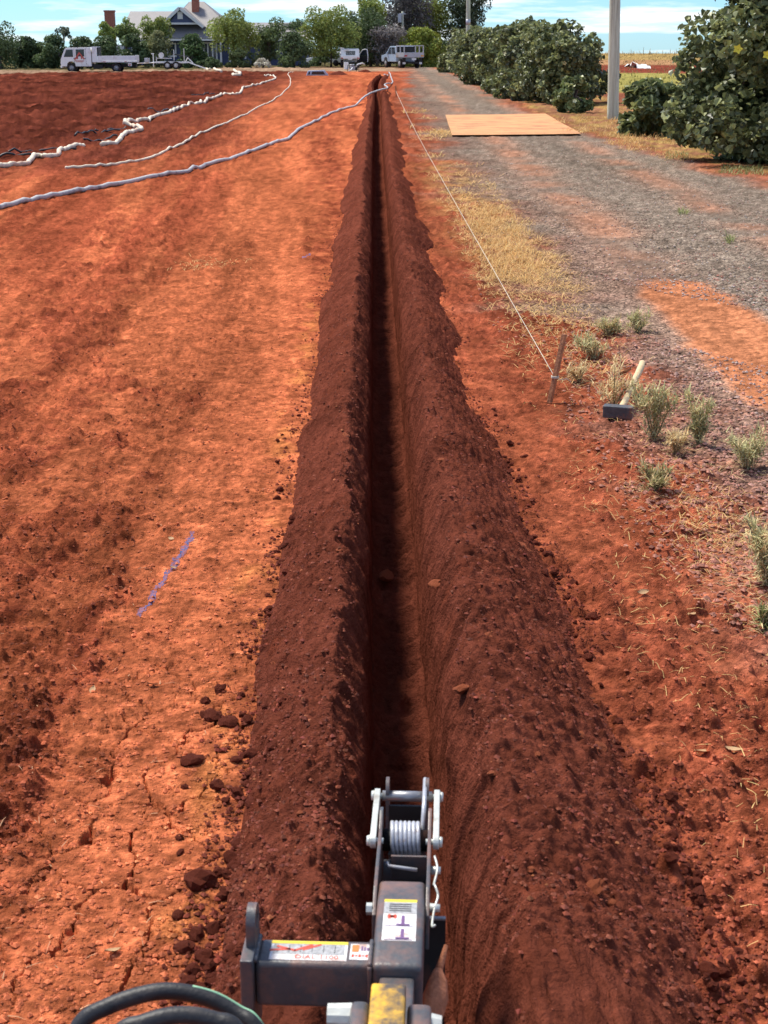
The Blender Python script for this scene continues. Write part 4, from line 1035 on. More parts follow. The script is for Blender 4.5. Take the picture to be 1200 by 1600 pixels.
sheet_roof('roof', [[(X(368), -0.5, ez), (X(480), -0.5, ez), (X(468), 5, hz(36)), (X(372), 5, hz(36))], [(X(480), -0.5, ez), (X(480), 10.8, ez), (X(468), 5, hz(36))], [(X(368), 10.8, ez), (X(480), 10.8, ez), (X(468), 5, hz(36)), (X(372), 5, hz(36))]], 0)
MB().box(X(188), X(480), -0.86, -0.80, ez - 0.18, ez + 0.02).build('gutter', M['trim'], hs)
# dormer gable
ga, gl_, gr_ = (X(284), hz(13)), (X(250), hz(44)), (X(320), hz(43))
gy = -0.35
gw = MB().prism([(X(266), hz(36)), (X(307), hz(36)), (X(284), hz(15))], gy, gy + 4.2, 'y').build('gable_wall', M['navy'], hs)
MB().box(X(262), X(311), gy - 0.10, gy - 0.002, hz(38.5), hz(35.5)).build('gable_beam', M['trim'], gw)
wnd = MB().box(X(280), X(288), gy - 0.08, gy - 0.004, hz(30), hz(18.5)).build('window', M['trim'], gw)
MB().box(X(281.4), X(286.6), gy - 0.095, gy - 0.082, hz(28.5), hz(20)).build('pane', M['trim'], wnd)
dq = []
for (ex, ezz) in (gl_, gr_):
    dq.append([(ga[0], gy - 0.3, ga[1]), (ex, gy - 0.3, ezz), (ex, gy + 3.0, ezz), (ga[0], gy + 5.0, ga[1])])
sheet_roof('dormer_roof', dq, 0)
for (ex, ezz) in (gl_, gr_):
    m = MB(); d = Vector((ex - ga[0], 0, ezz - ga[1])); L_ = d.length; d.normalize(); n_ = Vector((0, 0, 1)) - d * d.z; n_.normalize()
    p0, p1 = Vector((ga[0], gy - 0.4, ga[1])), Vector((ex, gy - 0.4, ezz))
    m.add([p0 - n_ * .14, p1 - n_ * .14, p1 + n_ * .16, p0 + n_ * .16, p0 - n_ * .14 + Vector((0, .09, 0)), p1 - n_ * .14 + Vector((0, .09, 0)), p1 + n_ * .16 + Vector((0, .09, 0)), p0 + n_ * .16 + Vector((0, .09, 0))], [(0, 1, 2, 3), (7, 6, 5, 4), (0, 4, 5, 1), (1, 5, 6, 2), (2, 6, 7, 3), (3, 7, 4, 0)])
    m.build('bargeboard', M['trim'], hs)
def chimney(x0, x1, y0, z0, z1):
    mb = MB().box(x0, x1, y0, y0 + 0.9, z0, z1).build('chimney', M['brick'], hs)
    MB().box(x0 - 0.06, x1 + 0.06, y0 - 0.06, y0 + 0.96, z1 - 0.16, z1).build('chimney_cap', M['brick'], mb)
chimney(X(296), X(307), 3.2, ez + 0.6, hz(-6)); chimney(X(155), X(170), 4.0, 0.0, hz(15))
MB().box(X(150), X(196), 3.6, 8, 0, hz(70)).build('side_wall', M['trim'], hs)
def hwin(x0, x1, y0, y1, bars):
    w = MB()
    fx0, fx1, fz0, fz1 = X(x0), X(x1), hz(y1), hz(y0); t = 0.15
    w.box(fx0, fx1, 0.15, 0.255, fz1 - t, fz1); w.box(fx0, fx1, 0.15, 0.255, fz0, fz0 + t); w.box(fx0, fx0 + t, 0.152, 0.253, fz0 + t, fz1 - t); w.box(fx1 - t, fx1, 0.152, 0.253, fz0 + t, fz1 - t)
    for k in range(1, bars): xm = fx0 + (fx1 - fx0) * k / bars; w.box(xm - 0.07, xm + 0.07, 0.152, 0.253, fz0 + t, fz1 - t)
    o = w.build('window', M['trim'], hs)
    MB().box(fx0 + t * .5, fx1 - t * .5, 0.20, 0.26, fz0 + t * .5, fz1 - t * .5).build('pane', M['pane'], o)
hwin(260, 275, 67, 89, 1); hwin(317, 339, 66, 98, 3); hwin(372, 384, 68, 92, 1); hwin(452, 466, 68, 92, 2); hwin(205, 222, 68, 92, 2)
for px_ in (346, 360, 248): MB().box(X(px_) - 0.09, X(px_) + 0.09, -0.75, -0.57, 0, ez - 0.15).build('veranda_post', M['trim'], hs)

# ------------------------------------------------------------------ utility poles
m, nt, b = nm('weathered_pole'); L = nt.links
tc = N(nt, 'ShaderNodeTexCoord'); mp = N(nt, 'ShaderNodeMapping'); mp.inputs['Scale'].default_value = (14, 14, 0.7)
nz = N(nt, 'ShaderNodeTexNoise', Scale=1.0, Detail=6.0, Roughness=0.65); rp = N(nt, 'ShaderNodeValToRGB')
rp.color_ramp.elements[0].position = 0.32; rp.color_ramp.elements[0].color = (0.32, 0.31, 0.23, 1); rp.color_ramp.elements[1].position = 0.6; rp.color_ramp.elements[1].color = (0.60, 0.63, 0.49, 1)
L.new(tc.outputs['Object'], mp.inputs[0]); L.new(mp.outputs[0], nz.inputs['Vector']); L.new(nz.outputs[0], rp.inputs[0]); L.new(rp.outputs[0], b.inputs['Base Color']); b.inputs['Roughness'].default_value = 0.85
bp = N(nt, 'ShaderNodeBump', Strength=0.5, Distance=0.02); L.new(nz.outputs[0], bp.inputs['Height']); L.new(bp.outputs[0], b.inputs['Normal'])
M['upole'] = m
def upole(p, r, h, lean, label, band=None, box=False):
    e = empty('utility_pole', p, 0, label, 'pole', 'utility poles along the driveway')
    top = Vector((lean * h, 0, h)); s_ = MB().tube([Vector((0, 0, -0.3)).lerp(top, i / 16) for i in range(17)], [r * (1 - 0.18 * i / 16) * (1 + .02 * math.sin(i * 2.1)) for i in range(17)], 20).build('shaft', M['upole'], e, True)
    if band:
        MB().cyl(top * (band / h), top * ((band + 0.35) / h), r * 0.98, n=18).build('band', M['alu'], e, True)
    if box:
        MB().box(-0.48, -0.12, -0.35, 0.05, h - 1.1, h - 0.25).build('transformer_box', M['alu'], e, False, 0.03)
        MB().box(-0.3, 0.3, -0.12, 0.0, h - 0.3, h - 0.2).build('bracket', M['alu'], e)
pp = gnd(958, 187); upole(pp, 0.165, 7.5, -0.030, 'thick pale green grey timber pole standing by the gravel between two bushes')
pp = at_y(732, 60, 100); upole((pp.x, 100, 0), 0.15, 9.0, -0.01, 'tall timber pole with a pale metal band rising behind the flowering hedge', band=3.3)
pp = at_y(629, 60, 160); upole((pp.x, 160, 0), 0.13, CAM_H + (72 - 18) * 160 / (F_PX / CP / CP), 0, 'short timber pole with grey box among the trees behind the silver ute', box=True)
# ------------------------------------------------------------------ vegetation
def unit(v): return v / np.maximum(np.linalg.norm(v, axis=1, keepdims=True), 1e-9)
def leaf_arrays(P, Nn, size, col, kind='diamond', aspect=0.55, cup=0.18):
    n = len(P); Nn = unit(Nn)
    R_ = unit(np.cross(Nn, rng.normal(size=(n, 3)))); T_ = np.cross(Nn, R_)
    s = np.asarray(size).reshape(-1, 1) * np.ones((n, 1))
    if kind == 'diamond':
        V = np.stack([P - T_ * s * .5, P + R_ * s * aspect * .5 + Nn * s * cup, P + T_ * s * .5, P - R_ * s * aspect * .5 + Nn * s * cup], 1)
        Fx = np.arange(n * 4).reshape(n, 4); k = 4
    else:   # broad heart shaped leaf folded along the midrib
        droop = -Nn * s * 0.18
        V = np.stack([P - T_ * s * .42, P - T_ * s * .25 + R_ * s * .42 + Nn * s * cup, P + T_ * s * .18 + R_ * s * .36 + Nn * s * cup * .8, P + T_ * s * .58 + droop,
                      P + T_ * s * .18 - R_ * s * .36 + Nn * s * cup * .8, P - T_ * s * .25 - R_ * s * .42 + Nn * s * cup], 1)
        b = np.arange(n)[:, None] * 6
        Fx = np.concatenate([b + np.array([[0, 1, 2, 3]]), b + np.array([[0, 3, 4, 5]])], 0); k = 6
    return V.reshape(-1, 3), Fx, np.repeat(col, k, 0)
def crown_points(blobs, n, lo=0.62):
    c = np.array([b[0] for b in blobs]); r = np.array([b[1] for b in blobs])
    w = (r[:, 0] * r[:, 2]) ; w = w / w.sum()
    i = rng.choice(len(blobs), n, p=w)
    d = unit(rng.normal(size=(n, 3)))
    rad = lo + (1.08 - lo) * rng.random((n, 1)) ** 0.7
    return c[i] + d * r[i] * rad, d, i
def make_blobs(cx, cy, z0, z1, rx, ry, n, seed, flat=1.0, shape='oval', br=(0.26, 0.42)):
    g = np.random.default_rng(seed); out = []
    hz_ = (z1 - z0) / 2; cz_ = (z0 + z1) / 2
    for k in range(n):
        d = g.normal(size=3); d /= np.linalg.norm(d)
        q = g.random() ** 0.45 * 0.86
        p = np.array([d[0] * rx * q, d[1] * ry * q, d[2] * hz_ * q])
        if shape == 'bush':                       # full to the ground
            zz = g.random(); wd = math.sqrt(max(0.12, 1 - max(0, (zz - .25) / .75) ** 2.2)); a = g.random() * 6.283; q = g.random() ** 0.5 * 0.82
            p = np.array([rx * wd * q * math.cos(a), ry * wd * q * math.sin(a), -hz_ * .92 + 2 * hz_ * .86 * zz])
        s = g.uniform(*br)
        m = min(rx, hz_)
        out.append((np.array([cx, cy, cz_]) + p, np.array([m * s * 1.15, m * s * 1.15, m * s * flat])))
    return out
def foliage(name, blobs, n, leaf, base, var, mat, parent, kind='diamond', up=0.35, lo=0.62, tip=None, clear=0.03):
    P, d, bi = crown_points(blobs, n, lo)
    P[:, 2] = np.maximum(P[:, 2], clear)
    Nn = d * 0.55 + rng.normal(size=(n, 3)) * 0.5 + np.array([0, 0, up])
    tint = 1 + var * (rng.random(len(blobs)) * 2 - 1)
    c = np.array(base)[None] * tint[bi][:, None] * (1 + var * 0.9 * (rng.random((n, 1)) * 2 - 1))
    if tip is not None:
        f = (rng.random(n) < 0.22)[:, None]; c = np.where(f, np.array(tip)[None] * (0.8 + .4 * rng.random((n, 1))), c)
    V, Fx, C = leaf_arrays(P, Nn, leaf * (0.5 + 0.95 * rng.random(n)), np.clip(c, .004, .8), kind)
    return mesh_np(name, V, Fx, mat, parent, col=C, smooth=False)
def trunk(par, blobs, h, r, spread=0.5, n=6, seed=1, mat=None):
    g = np.random.default_rng(seed); m = MB()
    top = Vector((g.normal() * .1, g.normal() * .1, h))
    m.tube([(0, 0, -0.1), (0.03, 0, h * .35), top * 0.75, top], [r * 1.25, r, r * .8, r * .5], 8)
    for b in [blobs[i] for i in g.choice(len(blobs), min(n, len(blobs)), replace=False)]:
        e = Vector(b[0]); st = Vector((0, 0, h * (0.45 + .4 * g.random())))
        m.tube([st, st.lerp(e, .5) + Vector((0, 0, .12 * h)), e], [r * .55, r * .38, r * .15], 6)
    return m.build('trunk', mat or M['bark'], par, True)
DK, MD, LT, YG, PG, OL = (0.055, 0.080, 0.036), (0.095, 0.130, 0.050), (0.180, 0.220, 0.065), (0.270, 0.290, 0.060), (0.135, 0.125, 0.130), (0.125, 0.135, 0.070)
def tree(px0, px1, py0, py1, D, base, label, cat='tree', name='tree', n=2600, leaf=0.26, seed=0, nb=30, tip=None, shape='oval', var=0.35, group=None, py_base=None, tr_r=0.12, ry=None, br=(0.22, 0.38)):
    kx, kz = D / (F_PX / CP), D / (F_PX / CP / CP)
    cx = ((px0 + px1) / 2 - 600) * kx; rx = (px1 - px0) / 2 * kx
    z0, z1 = max(0.0, CAM_H + (Y_HOR - py1) * kz), CAM_H + (Y_HOR - py0) * kz
    g = gz(cx, D)
    e = empty(name, (cx, D, g), 0, label, cat, group)
    base = tuple(2.1 * q * s_ for q, s_ in zip(base, (1.04, 1.0, .9))); rx *= 1.10; n = int(n * 1.7); nb = int(nb * 1.25)
    bl = make_blobs(0, 0, z0, z1, rx, ry or rx, nb, 100 + seed, shape=shape, br=br)
    foliage('crown', bl, n, leaf, base, var, M['leaf'], e, tip=tip)
    trunk(e, bl, z0 + (z1 - z0) * (0.55 if shape == 'oval' else .4), tr_r, seed=seed)
    return e
G1, G2 = 'dark evergreens along the far field edge', 'garden trees in front of the house'
tree(-40, 36, 38, 110, 140, DK, 'dark evergreen with feathery top at the far end of the tree line', seed=1, group=G1, nb=34, tip=MD)
tree(18, 72, 60, 110, 143, (0.036, 0.055, 0.026), 'low dark evergreen growing between the feathery evergreen and the tipper cab', seed=2, group=G1, shape='bush', tip=MD)
tree(52, 112, 56, 111, 142, DK, 'dense dark evergreen right behind the nose of the tipper truck', seed=3, group=G1, shape='bush')
tree(100, 152, 60, 110, 141, (0.045, 0.065, 0.03), 'dark evergreen right behind the tipper cab', seed=4, group=G1, shape='bush', tip=MD)
tree(140, 192, 56, 110, 144, DK, 'dark evergreen below the tall brick chimney', seed=5, group=G1, shape='bush')
tree(-130, -30, 44, 110, 146, DK, 'broad dark evergreen closing the far end of the tree line', seed=6, group=G1, shape='bush', nb=40, n=3200)
tree(82, 118, 40, 62, 150, (0.07, 0.085, 0.06), 'thin wispy treetop poking above the evergreens behind the tipper cab', seed=7, group=G1, n=420, leaf=0.2, nb=9, tr_r=0.05)
tree(154, 182, 30, 78, 152, LT, 'slender light green tree leaning over the brick chimney', seed=8, group=G2, n=1300, nb=16, tip=YG)
tree(178, 216, 26, 72, 150, (0.10, 0.13, 0.045), 'airy light green tree before the left roof wing', seed=9, group=G2, n=1400, nb=15, tip=LT)
tree(186, 232, 56, 111, 147, DK, 'dark shrub behind the tray of the tipper truck', seed=10, group=G2, shape='bush', n=2400)
tree(218, 270, 19, 74, 151, (0.115, 0.145, 0.05), 'spreading olive green tree beside the dormer gable', seed=11, group=G2, n=1900, nb=20, tip=YG)
tree(226, 268, 48, 110, 148, OL, 'thin olive bush below the spreading tree beside the dormer', seed=12, group=G2, shape='bush', n=1700)
tree(274, 320, 56, 110, 146, (0.04, 0.068, 0.026), 'dark rounded shrub under the dormer gable', seed=13, group=G2, shape='bush', n=2600, tip=MD)
tree(300, 348, 90, 111, 144, DK, 'low dark shrub under the veranda windows', cat='shrub', name='shrub', seed=14, group=G2, shape='bush', n=1200, leaf=0.2)
tree(326, 402, 10, 84, 150, (0.135, 0.165, 0.05), 'tall light green tree with bare lower trunks before the right roof slope', seed=15, group=G2, n=3200, nb=34, tip=YG)
tree(345, 402, 78, 111, 147, (0.05, 0.068, 0.03), 'dark undergrowth bush below the tall light green tree', cat='shrub', name='shrub', seed=16, group=G2, shape='bush', n=1600, leaf=0.22)
tree(394, 446, 24, 110, 153, (0.06, 0.085, 0.04), 'dim green tree before the right roof wing', seed=17, group=G2, n=2300, nb=26, tip=LT)
tree(432, 486, 52, 111, 149, DK, 'dense dark shrub by the corner of the house', cat='shrub', name='shrub', seed=18, group=G2, shape='bush', n=2300)
tree(396, 424, 92, 110, 145, (0.32, 0.31, 0.28), 'pale silvery low shrub at the edge of the track', cat='shrub', name='shrub', seed=19, group=G2, shape='bush', n=800, leaf=0.16)
tree(468, 566, 10, 92, 154, (0.115, 0.145, 0.04), 'big yellow green tree spreading behind the work ute', seed=20, n=4600, nb=44, tip=YG, group=G2)
tree(545, 612, 14, 106, 157, (0.045, 0.068, 0.030), 'deep green tree over the roof of the work ute', seed=21, n=3200, nb=36, tip=MD, group=G2)
tree(556, 604, -12, 52, 162, (0.12, 0.15, 0.04), 'bright green treetop above the work ute', seed=22, n=2200, nb=22, tip=YG, group=G2)
tree(578, 640, 36, 106, 156, PG, 'greyish purple leaved shrub tree between the two utes', seed=23, n=3400, nb=36, group=G2, var=0.3)
tree(596, 672, -30, 66, 166, (0.060, 0.058, 0.060), 'very dark purplish tree towering behind the box on the pole', seed=24, n=4200, nb=44, group=G2)
tree(640, 712, -28, 62, 170, (0.14, 0.17, 0.045), 'tall bright green tree behind the yellow green bush', seed=25, n=3600, nb=36, tip=YG, group=G2)
tree(690, 760, -34, 92, 168, (0.035, 0.050, 0.028), 'dark pine like tree behind the banded pole', seed=26, n=4200, nb=44, group=G2)
tree(622, 696, 43, 107, 154, (0.12, 0.15, 0.03), 'rounded yellow green bush beside the silver ute', seed=27, n=4200, nb=40, tip=(0.26, 0.25, 0.035), shape='bush', group=G2)
tree(486, 528, 62, 108, 160, DK, 'dark bush in front of the half hidden white car', seed=28, n=1100, nb=14, shape='bush', group=G2, cat='shrub', name='shrub')
tree(545, 600, 60, 108, 162, (0.028, 0.036, 0.022), 'dim thicket behind the work ute', seed=29, n=2600, nb=26, shape='bush', group=G2, cat='shrub', name='shrub')
tree(660, 720, 60, 108, 160, DK, 'dark bush filling the gap behind the flowering hedge end', seed=30, n=2200, nb=24, shape='bush', group=G2, cat='shrub', name='shrub')

tree(300, 420, 26, 108, 176, (0.06, 0.085, 0.04), 'dim green tree standing behind the right end of the house', seed=41, n=3800, nb=40, group=G2)
tree(420, 500, 34, 108, 168, (0.05, 0.075, 0.035), 'dim green tree filling the gap past the corner of the house', seed=42, n=3000, nb=30, group=G2, shape='bush')
tree(505, 590, 20, 108, 176, (0.05, 0.07, 0.035), 'dim green tree behind the big yellow green one', seed=43, n=3600, nb=40, group=G2, shape='bush')
tree(590, 700, 0, 108, 182, (0.045, 0.055, 0.035), 'broad dark tree at the very back behind the silver ute', seed=44, n=5200, nb=50, group=G2, shape='bush')
tree(700, 770, 40, 108, 180, (0.05, 0.065, 0.035), 'dark green tree at the back behind the flowering hedge', seed=45, n=2600, nb=26, group=G2, shape='bush')
# --- hibiscus hedge
HB, HBT = (0.150, 0.170, 0.070), (0.36, 0.38, 0.15)
def flower_mesh():
    m = MB()
    for k in range(5):
        a = 2 * math.pi * k / 5; c, s_ = math.cos(a), math.sin(a); c2, s2 = math.cos(a + .62), math.sin(a + .62); c3, s3 = math.cos(a - .62), math.sin(a - .62)
        m.add([(0, 0, 0), (.62 * c3, .62 * s3, .32), (1.0 * c, 1.0 * s_, .36), (.62 * c2, .62 * s2, .32)], [(0, 1, 2, 3)])
    m.tube([(0, 0, 0), (0, 0, .55)], .07, 5)
    o = m.build('flower', M['petal'], None, True); me = o.data; bpy.data.objects.remove(o); return me
M['petal'] = simple('yellow_petal', (0.80, 0.66, 0.06), 0.6, 0.1, 5)
M['petal_pale'] = simple('pale_petal', (0.78, 0.76, 0.42), 0.6, 0.1, 5)
FL = flower_mesh(); FL2 = FL.copy(); FL2.materials[0] = M['petal_pale']
def add_flower(par, p, n, r, me):
    o = bpy.data.objects.new('flower', me); COL.objects.link(o); o.parent = par; o.location = p; o.scale = (r, r, r)
    o.rotation_euler = Vector(n).to_track_quat('Z', 'Y').to_euler(); return o
def hib_bush(x, y, rx, ry, h, label, n, leaf, seed, nb=40, flowers=0, group='flowering hedge along the driveway', fl_me=None, base=HB, lo=0.55, br=(0.22, 0.36), fr=0.075):
    e = empty('hibiscus_bush', (x, y, gz(x, y)), 0, label, 'bush', group)
    bl = make_blobs(0, 0, 0, h, rx, ry, nb, 500 + seed, shape='bush', br=br)
    gg = np.random.default_rng(900 + seed)
    for k in range(nb // 2):                      # stray shoots that break the outline
        b = bl[gg.integers(nb)]; d = gg.normal(size=3); d[2] = abs(d[2]) * .9; d /= np.linalg.norm(d)
        q = b[0] + d * b[1] * gg.uniform(1.05, 1.35); r_ = b[1] * gg.uniform(.22, .45)
        if q[2] > 0.15 and np.hypot(q[0] / rx, q[1] / ry) < 1.15: bl.append((q, r_))
    foliage('crown', bl, int(n * 1.15), leaf, base, 0.45, M['hib'], e, 'heart', lo=lo, tip=HBT, up=0.45)
    trunk(e, bl, h * .55, 0.07, n=14, seed=seed)
    g = np.random.default_rng(seed)
    front = [b for b in bl]
    for k in range(flowers):
        b = front[g.integers(len(front))]; d = np.array([-0.5 + g.normal() * .5, -1 + g.normal() * .3, g.normal() * .6]); d /= np.linalg.norm(d)
        p = b[0] + d * b[1] * 1.06
        # push out to the bush's near face
        add_flower(e, tuple(p), tuple(d), fr * (0.8 + .5 * g.random()), fl_me or FL2)
    return e, bl
hl_ = ['near end of the flowering hedge beside the small round bush', 'second bush in from the near end of the flowering hedge', 'third bush in from the near end of the flowering hedge', 'fourth bush in from the near end of the flowering hedge',
       'fifth bush in from the near end of the flowering hedge', 'sixth bush in from the near end of the flowering hedge', 'bush just before the far end of the flowering hedge', 'far end of the flowering hedge beside the dark bush']
for k, (yy, xx, hh2, rr) in enumerate([(56.5, 6.45, 3.05, 1.95), (61, 5.9, 2.55, 1.6), (67, 6.0, 2.95, 1.75), (74, 6.0, 2.9, 1.75), (83, 6.0, 3.0, 1.8), (94, 6.0, 3.1, 1.8), (107, 6.1, 3.2, 1.9), (122, 6.3, 3.3, 2.0)]):
    hib_bush(xx, yy, rr, rr * 1.5, hh2, 'glossy green hibiscus, ' + hl_[k], int(8200 - 600 * k), 0.155 + 0.010 * k, k + 1, 44, 9 if k else 7, base=HB, br=(0.20, 0.34))
hib_bush(5.95, 47.8, 0.72, 0.7, 1.05, 'small round hibiscus bush between the hedge end and the thick pole', 1500, 0.15, 21, 16, 2, base=(0.15, 0.185, 0.065))
hib_bush(6.30, 35.6, 0.95, 0.8, 1.25, 'low hibiscus bush between the thick pole and the tall bush', 2400, 0.17, 22, 30, 0, base=(0.14, 0.17, 0.065))
hib_bush(7.25, 33.5, 0.9, 0.9, 1.6, 'hibiscus bush tucked behind the low one against the tall bush', 1800, 0.17, 23, 20, 0, base=(0.14, 0.17, 0.065))
# the tall bush near the camera, its front leaves one by one
be, bbl = hib_bush(6.95, 27.2, 1.85, 1.9, 4.7, 'tall leafy hibiscus bush with a yellow flower, nearest bush on the gravel edge', 19000, 0.125, 31, 80, 0, lo=0.5, br=(0.19, 0.30))
LV = []
for k in range(4):
    V, Fx, C = leaf_arrays(np.zeros((1, 3)), np.array([[0, 0, 1.0]]), [1.0], np.array([[(0.14, 0.16, 0.065), (0.18, 0.205, 0.08), (0.27, 0.29, 0.11), (0.34, 0.36, 0.13)][k]]), 'heart')
    o = mesh_np('leaf', V, Fx, M['hib'], None, col=C, smooth=False); LV.append(o.data); bpy.data.objects.remove(o)
cnt = 0
while cnt < 300:
    b = bbl[rng.integers(len(bbl))]
    d = np.array([rng.normal() * .6 - 0.25, -abs(rng.normal()) - 0.3, rng.normal() * .6 + .2]); d /= np.linalg.norm(d)
    p = b[0] + d * b[1] * (1.08 + 0.08 * rng.random())
    if p[1] > -0.35 or p[0] > 0.9: continue
    o = bpy.data.objects.new('leaf', LV[rng.choice(4, p=[.45, .3, .17, .08])]); COL.objects.link(o); o.parent = be; o.location = tuple(p)
    s_ = 0.11 + 0.06 * rng.random(); o.scale = (s_, s_, s_)
    nv = Vector(tuple(d * .5 + rng.normal(size=3) * .4 + np.array([0, 0, .45])))
    o.rotation_euler = (nv.to_track_quat('Z', 'Y').to_matrix() @ Matrix.Rotation(rng.random() * 6.28, 3, 'Z')).to_euler(); cnt += 1
for (fx_, fy_) in ((1153, 77), (1199, 86)):
    p = at_y(fx_, fy_, 25.15) - Vector(be.location); add_flower(be, p, (-0.3, -1, 0.2), 0.085, FL)
hib_bush(9.2, 24.0, 1.9, 1.8, 3.8, 'hibiscus bush just past the tall one, mostly outside the picture', 3500, 0.17, 33, 34, 0, group='flowering hedge along the driveway')

# ------------------------------------------------------------------ grass, straw, weeds
def blades(P, H, W, lean, col, curl=0.5):
    """thin two segment blades from base points"""
    n = len(P); a = rng.random(n) * 2 * math.pi
    d = np.stack([np.cos(a), np.sin(a), np.zeros(n)], 1); sd = np.stack([-np.sin(a), np.cos(a), np.zeros(n)], 1)
    H = np.asarray(H).reshape(-1, 1); W = np.asarray(W).reshape(-1, 1); lean = np.asarray(lean).reshape(-1, 1)
    up = np.array([[0, 0, 1.0]])
    m_ = P + up * H * .55 * np.cos(lean) + d * H * .55 * np.sin(lean)
    l2 = np.minimum(lean * (1 + curl) + 0.1, 1.7)
    t_ = m_ + up * H * .45 * np.cos(l2) + d * H * .45 * np.sin(l2)
    V = np.stack([P - sd * W, P + sd * W, m_ + sd * W * .8, m_ - sd * W * .8, t_ + sd * W * .15, t_ - sd * W * .15], 1).reshape(-1, 3)
    b = np.arange(n)[:, None] * 6
    return V, np.concatenate([b + np.array([[0, 1, 2, 3]]), b + np.array([[3, 2, 4, 5]])], 0), np.repeat(col, 6, 0)
def poly_scatter(quadpx, n):          # random ground points inside a picture quad
    q = [np.array(p, float) for p in quadpx]; u, v = rng.random(n)[:, None], rng.random(n)[:, None]
    pp = (q[0] * (1 - u) + q[1] * u) * (1 - v) + (q[3] * (1 - u) + q[2] * u) * v
    d = np.stack([pp[:, 0] - 600, F_PX * CP - (pp[:, 1] - 800) * SP, -F_PX * SP - (pp[:, 1] - 800) * CP], 1)
    t = -CAM_H / d[:, 2:3]; P = d * t; P[:, 2] = ground_fields(P[:, 0], P[:, 1])[0]
    return P
pieces = []
def straw(quad, n, clump=0.0, hmin=0.05, hmax=0.14, flat=(0.9, 1.6), w=0.0022, colr=((0.74, 0.50, 0.20), (0.60, 0.35, 0.14))):
    P = poly_scatter(quad, n)
    if clump:
        k = max(6, n // 45); cs = P[rng.choice(n, k)]; P = cs[rng.integers(0, k, n)] + rng.normal(size=(n, 3)) * np.array([clump, clump * 1.6, 0]); P[:, 2] = ground_fields(P[:, 0], P[:, 1])[0]
    t = P[:, 0] - TC(P[:, 1]); P = P[(t > 0.78) | (t < -0.6)]; n = len(P)
    f = rng.random((n, 1)); c = np.array(colr[0]) * f + np.array(colr[1]) * (1 - f)
    c = c * (0.7 + .6 * rng.random((n, 1)))
    wd = np.maximum(w * (0.6 + .8 * rng.random(n)), P[:, 1] / 2300 * 0.40)
    hh3 = (hmin + (hmax - hmin) * rng.random(n)) * np.maximum(1, P[:, 1] / 22)
    P[:, 2] += 0.004
    pieces.append(blades(P, hh3, wd, rng.uniform(flat[0], flat[1], n), np.clip(c, 0, .8)))
straw([(690, 295), (770, 290), (915, 470), (770, 480)], 5200, 0.09)
straw([(715, 330), (790, 330), (860, 440), (775, 440)], 4600, 0.09, flat=(.5, 1.4))
straw([(620, 160), (660, 160), (760, 300), (660, 300)], 900, 0.15, hmax=.2)
straw([(645, 205), (706, 205), (706, 217), (645, 217)], 500, 0.1)
straw([(775, 480), (910, 470), (960, 620), (790, 560)], 1500, 0.15)
straw([(950, 560), (1120, 640), (1210, 960), (1040, 800)], 700, 0.12, .03, .1, w=.0015)
straw([(860, 620), (1000, 720), (1230, 1300), (950, 1000)], 260, 0.0, .02, .07, w=.0013)
straw([(950, 1000), (1230, 1000), (1230, 1600), (1080, 1500)], 110, 0.0, .02, .06, w=.0012)
straw([(800, 560), (1000, 560), (1150, 900), (850, 760)], 200, 0.0, .03, .08, w=.0015)
straw([(1080, 780), (1230, 780), (1230, 1060), (1090, 900)], 420, 0.10, .03, .1, w=.0015)
straw([(-40, 400), (500, 400), (350, 1600), (-40, 1600)], 150, 0.0, .015, .05, (1.3, 1.6), .0013, ((0.60, 0.36, 0.20), (0.45, 0.2, 0.1)))
straw([(300, 412), (360, 412), (360, 424), (300, 424)], 160, 0.1, .03, .08, (0.9, 1.5))
straw([(880, 205), (1000, 200), (1200, 275), (1000, 238)], 1300, 0.15, .04, .12, (0.3, 1.4))
straw([(860, 184), (970, 184), (1010, 222), (890, 205)], 900, 0.12, .05, .12, (0.3, 1.4))
V = np.concatenate([p[0] for p in pieces]); off = np.cumsum([0] + [len(p[0]) for p in pieces[:-1]])
Fx = np.concatenate([p[1] + o_ for p, o_ in zip(pieces, off)]); C = np.concatenate([p[2] for p in pieces])
tag(mesh_np('dry_grass', V, Fx, M['straw'], None, C, smooth=False), 'dry yellow grass and straw scattered along the gravel edge', 'grass', kind='stuff')
# green tufts at the hedge foot and rough paddock growth
P = np.concatenate([poly_scatter([(1130, 262), (1190, 262), (1195, 276), (1120, 272)], 500), poly_scatter([(1040, 240), (1075, 240), (1075, 250), (1040, 250)], 200), poly_scatter([(1060, 330), (1075, 330), (1075, 337), (1060, 337)], 60), poly_scatter([(1135, 372), (1146, 372), (1146, 382), (1135, 382)], 60)])
n = len(P); V, Fx, C = blades(P, 0.04 + .07 * rng.random(n), np.full(n, .006), rng.uniform(0.3, 1.3, n), np.array((0.26, 0.26, 0.09)) * (0.6 + .8 * rng.random((n, 1))))
tag(mesh_np('green_grass', V, Fx, M['leaf'], None, C, smooth=False), 'short green grass growing below the hibiscus bushes', 'grass', kind='stuff')
n = 9000; yy = rng.uniform(70, 400, n); P = np.stack([9.5 + yy * rng.uniform(-.05, .28, n), yy, np.zeros(n)], 1); P = P[P[:, 0] > 9.4]; n = len(P)
hi = np.where(P[:, 1] > 370, 0.3 + 1.6 * rng.random(n) ** 5, 0.06 + .16 * rng.random(n))
gcl = np.where(((P[:, 1] > 75) & (P[:, 1] < 118))[:, None], np.array([[0.24, 0.22, 0.06]]), np.array([[0.36, 0.25, 0.10]])) * (0.6 + .8 * rng.random((n, 1)))
P[:, 2] = base_h(P[:, 0], P[:, 1])
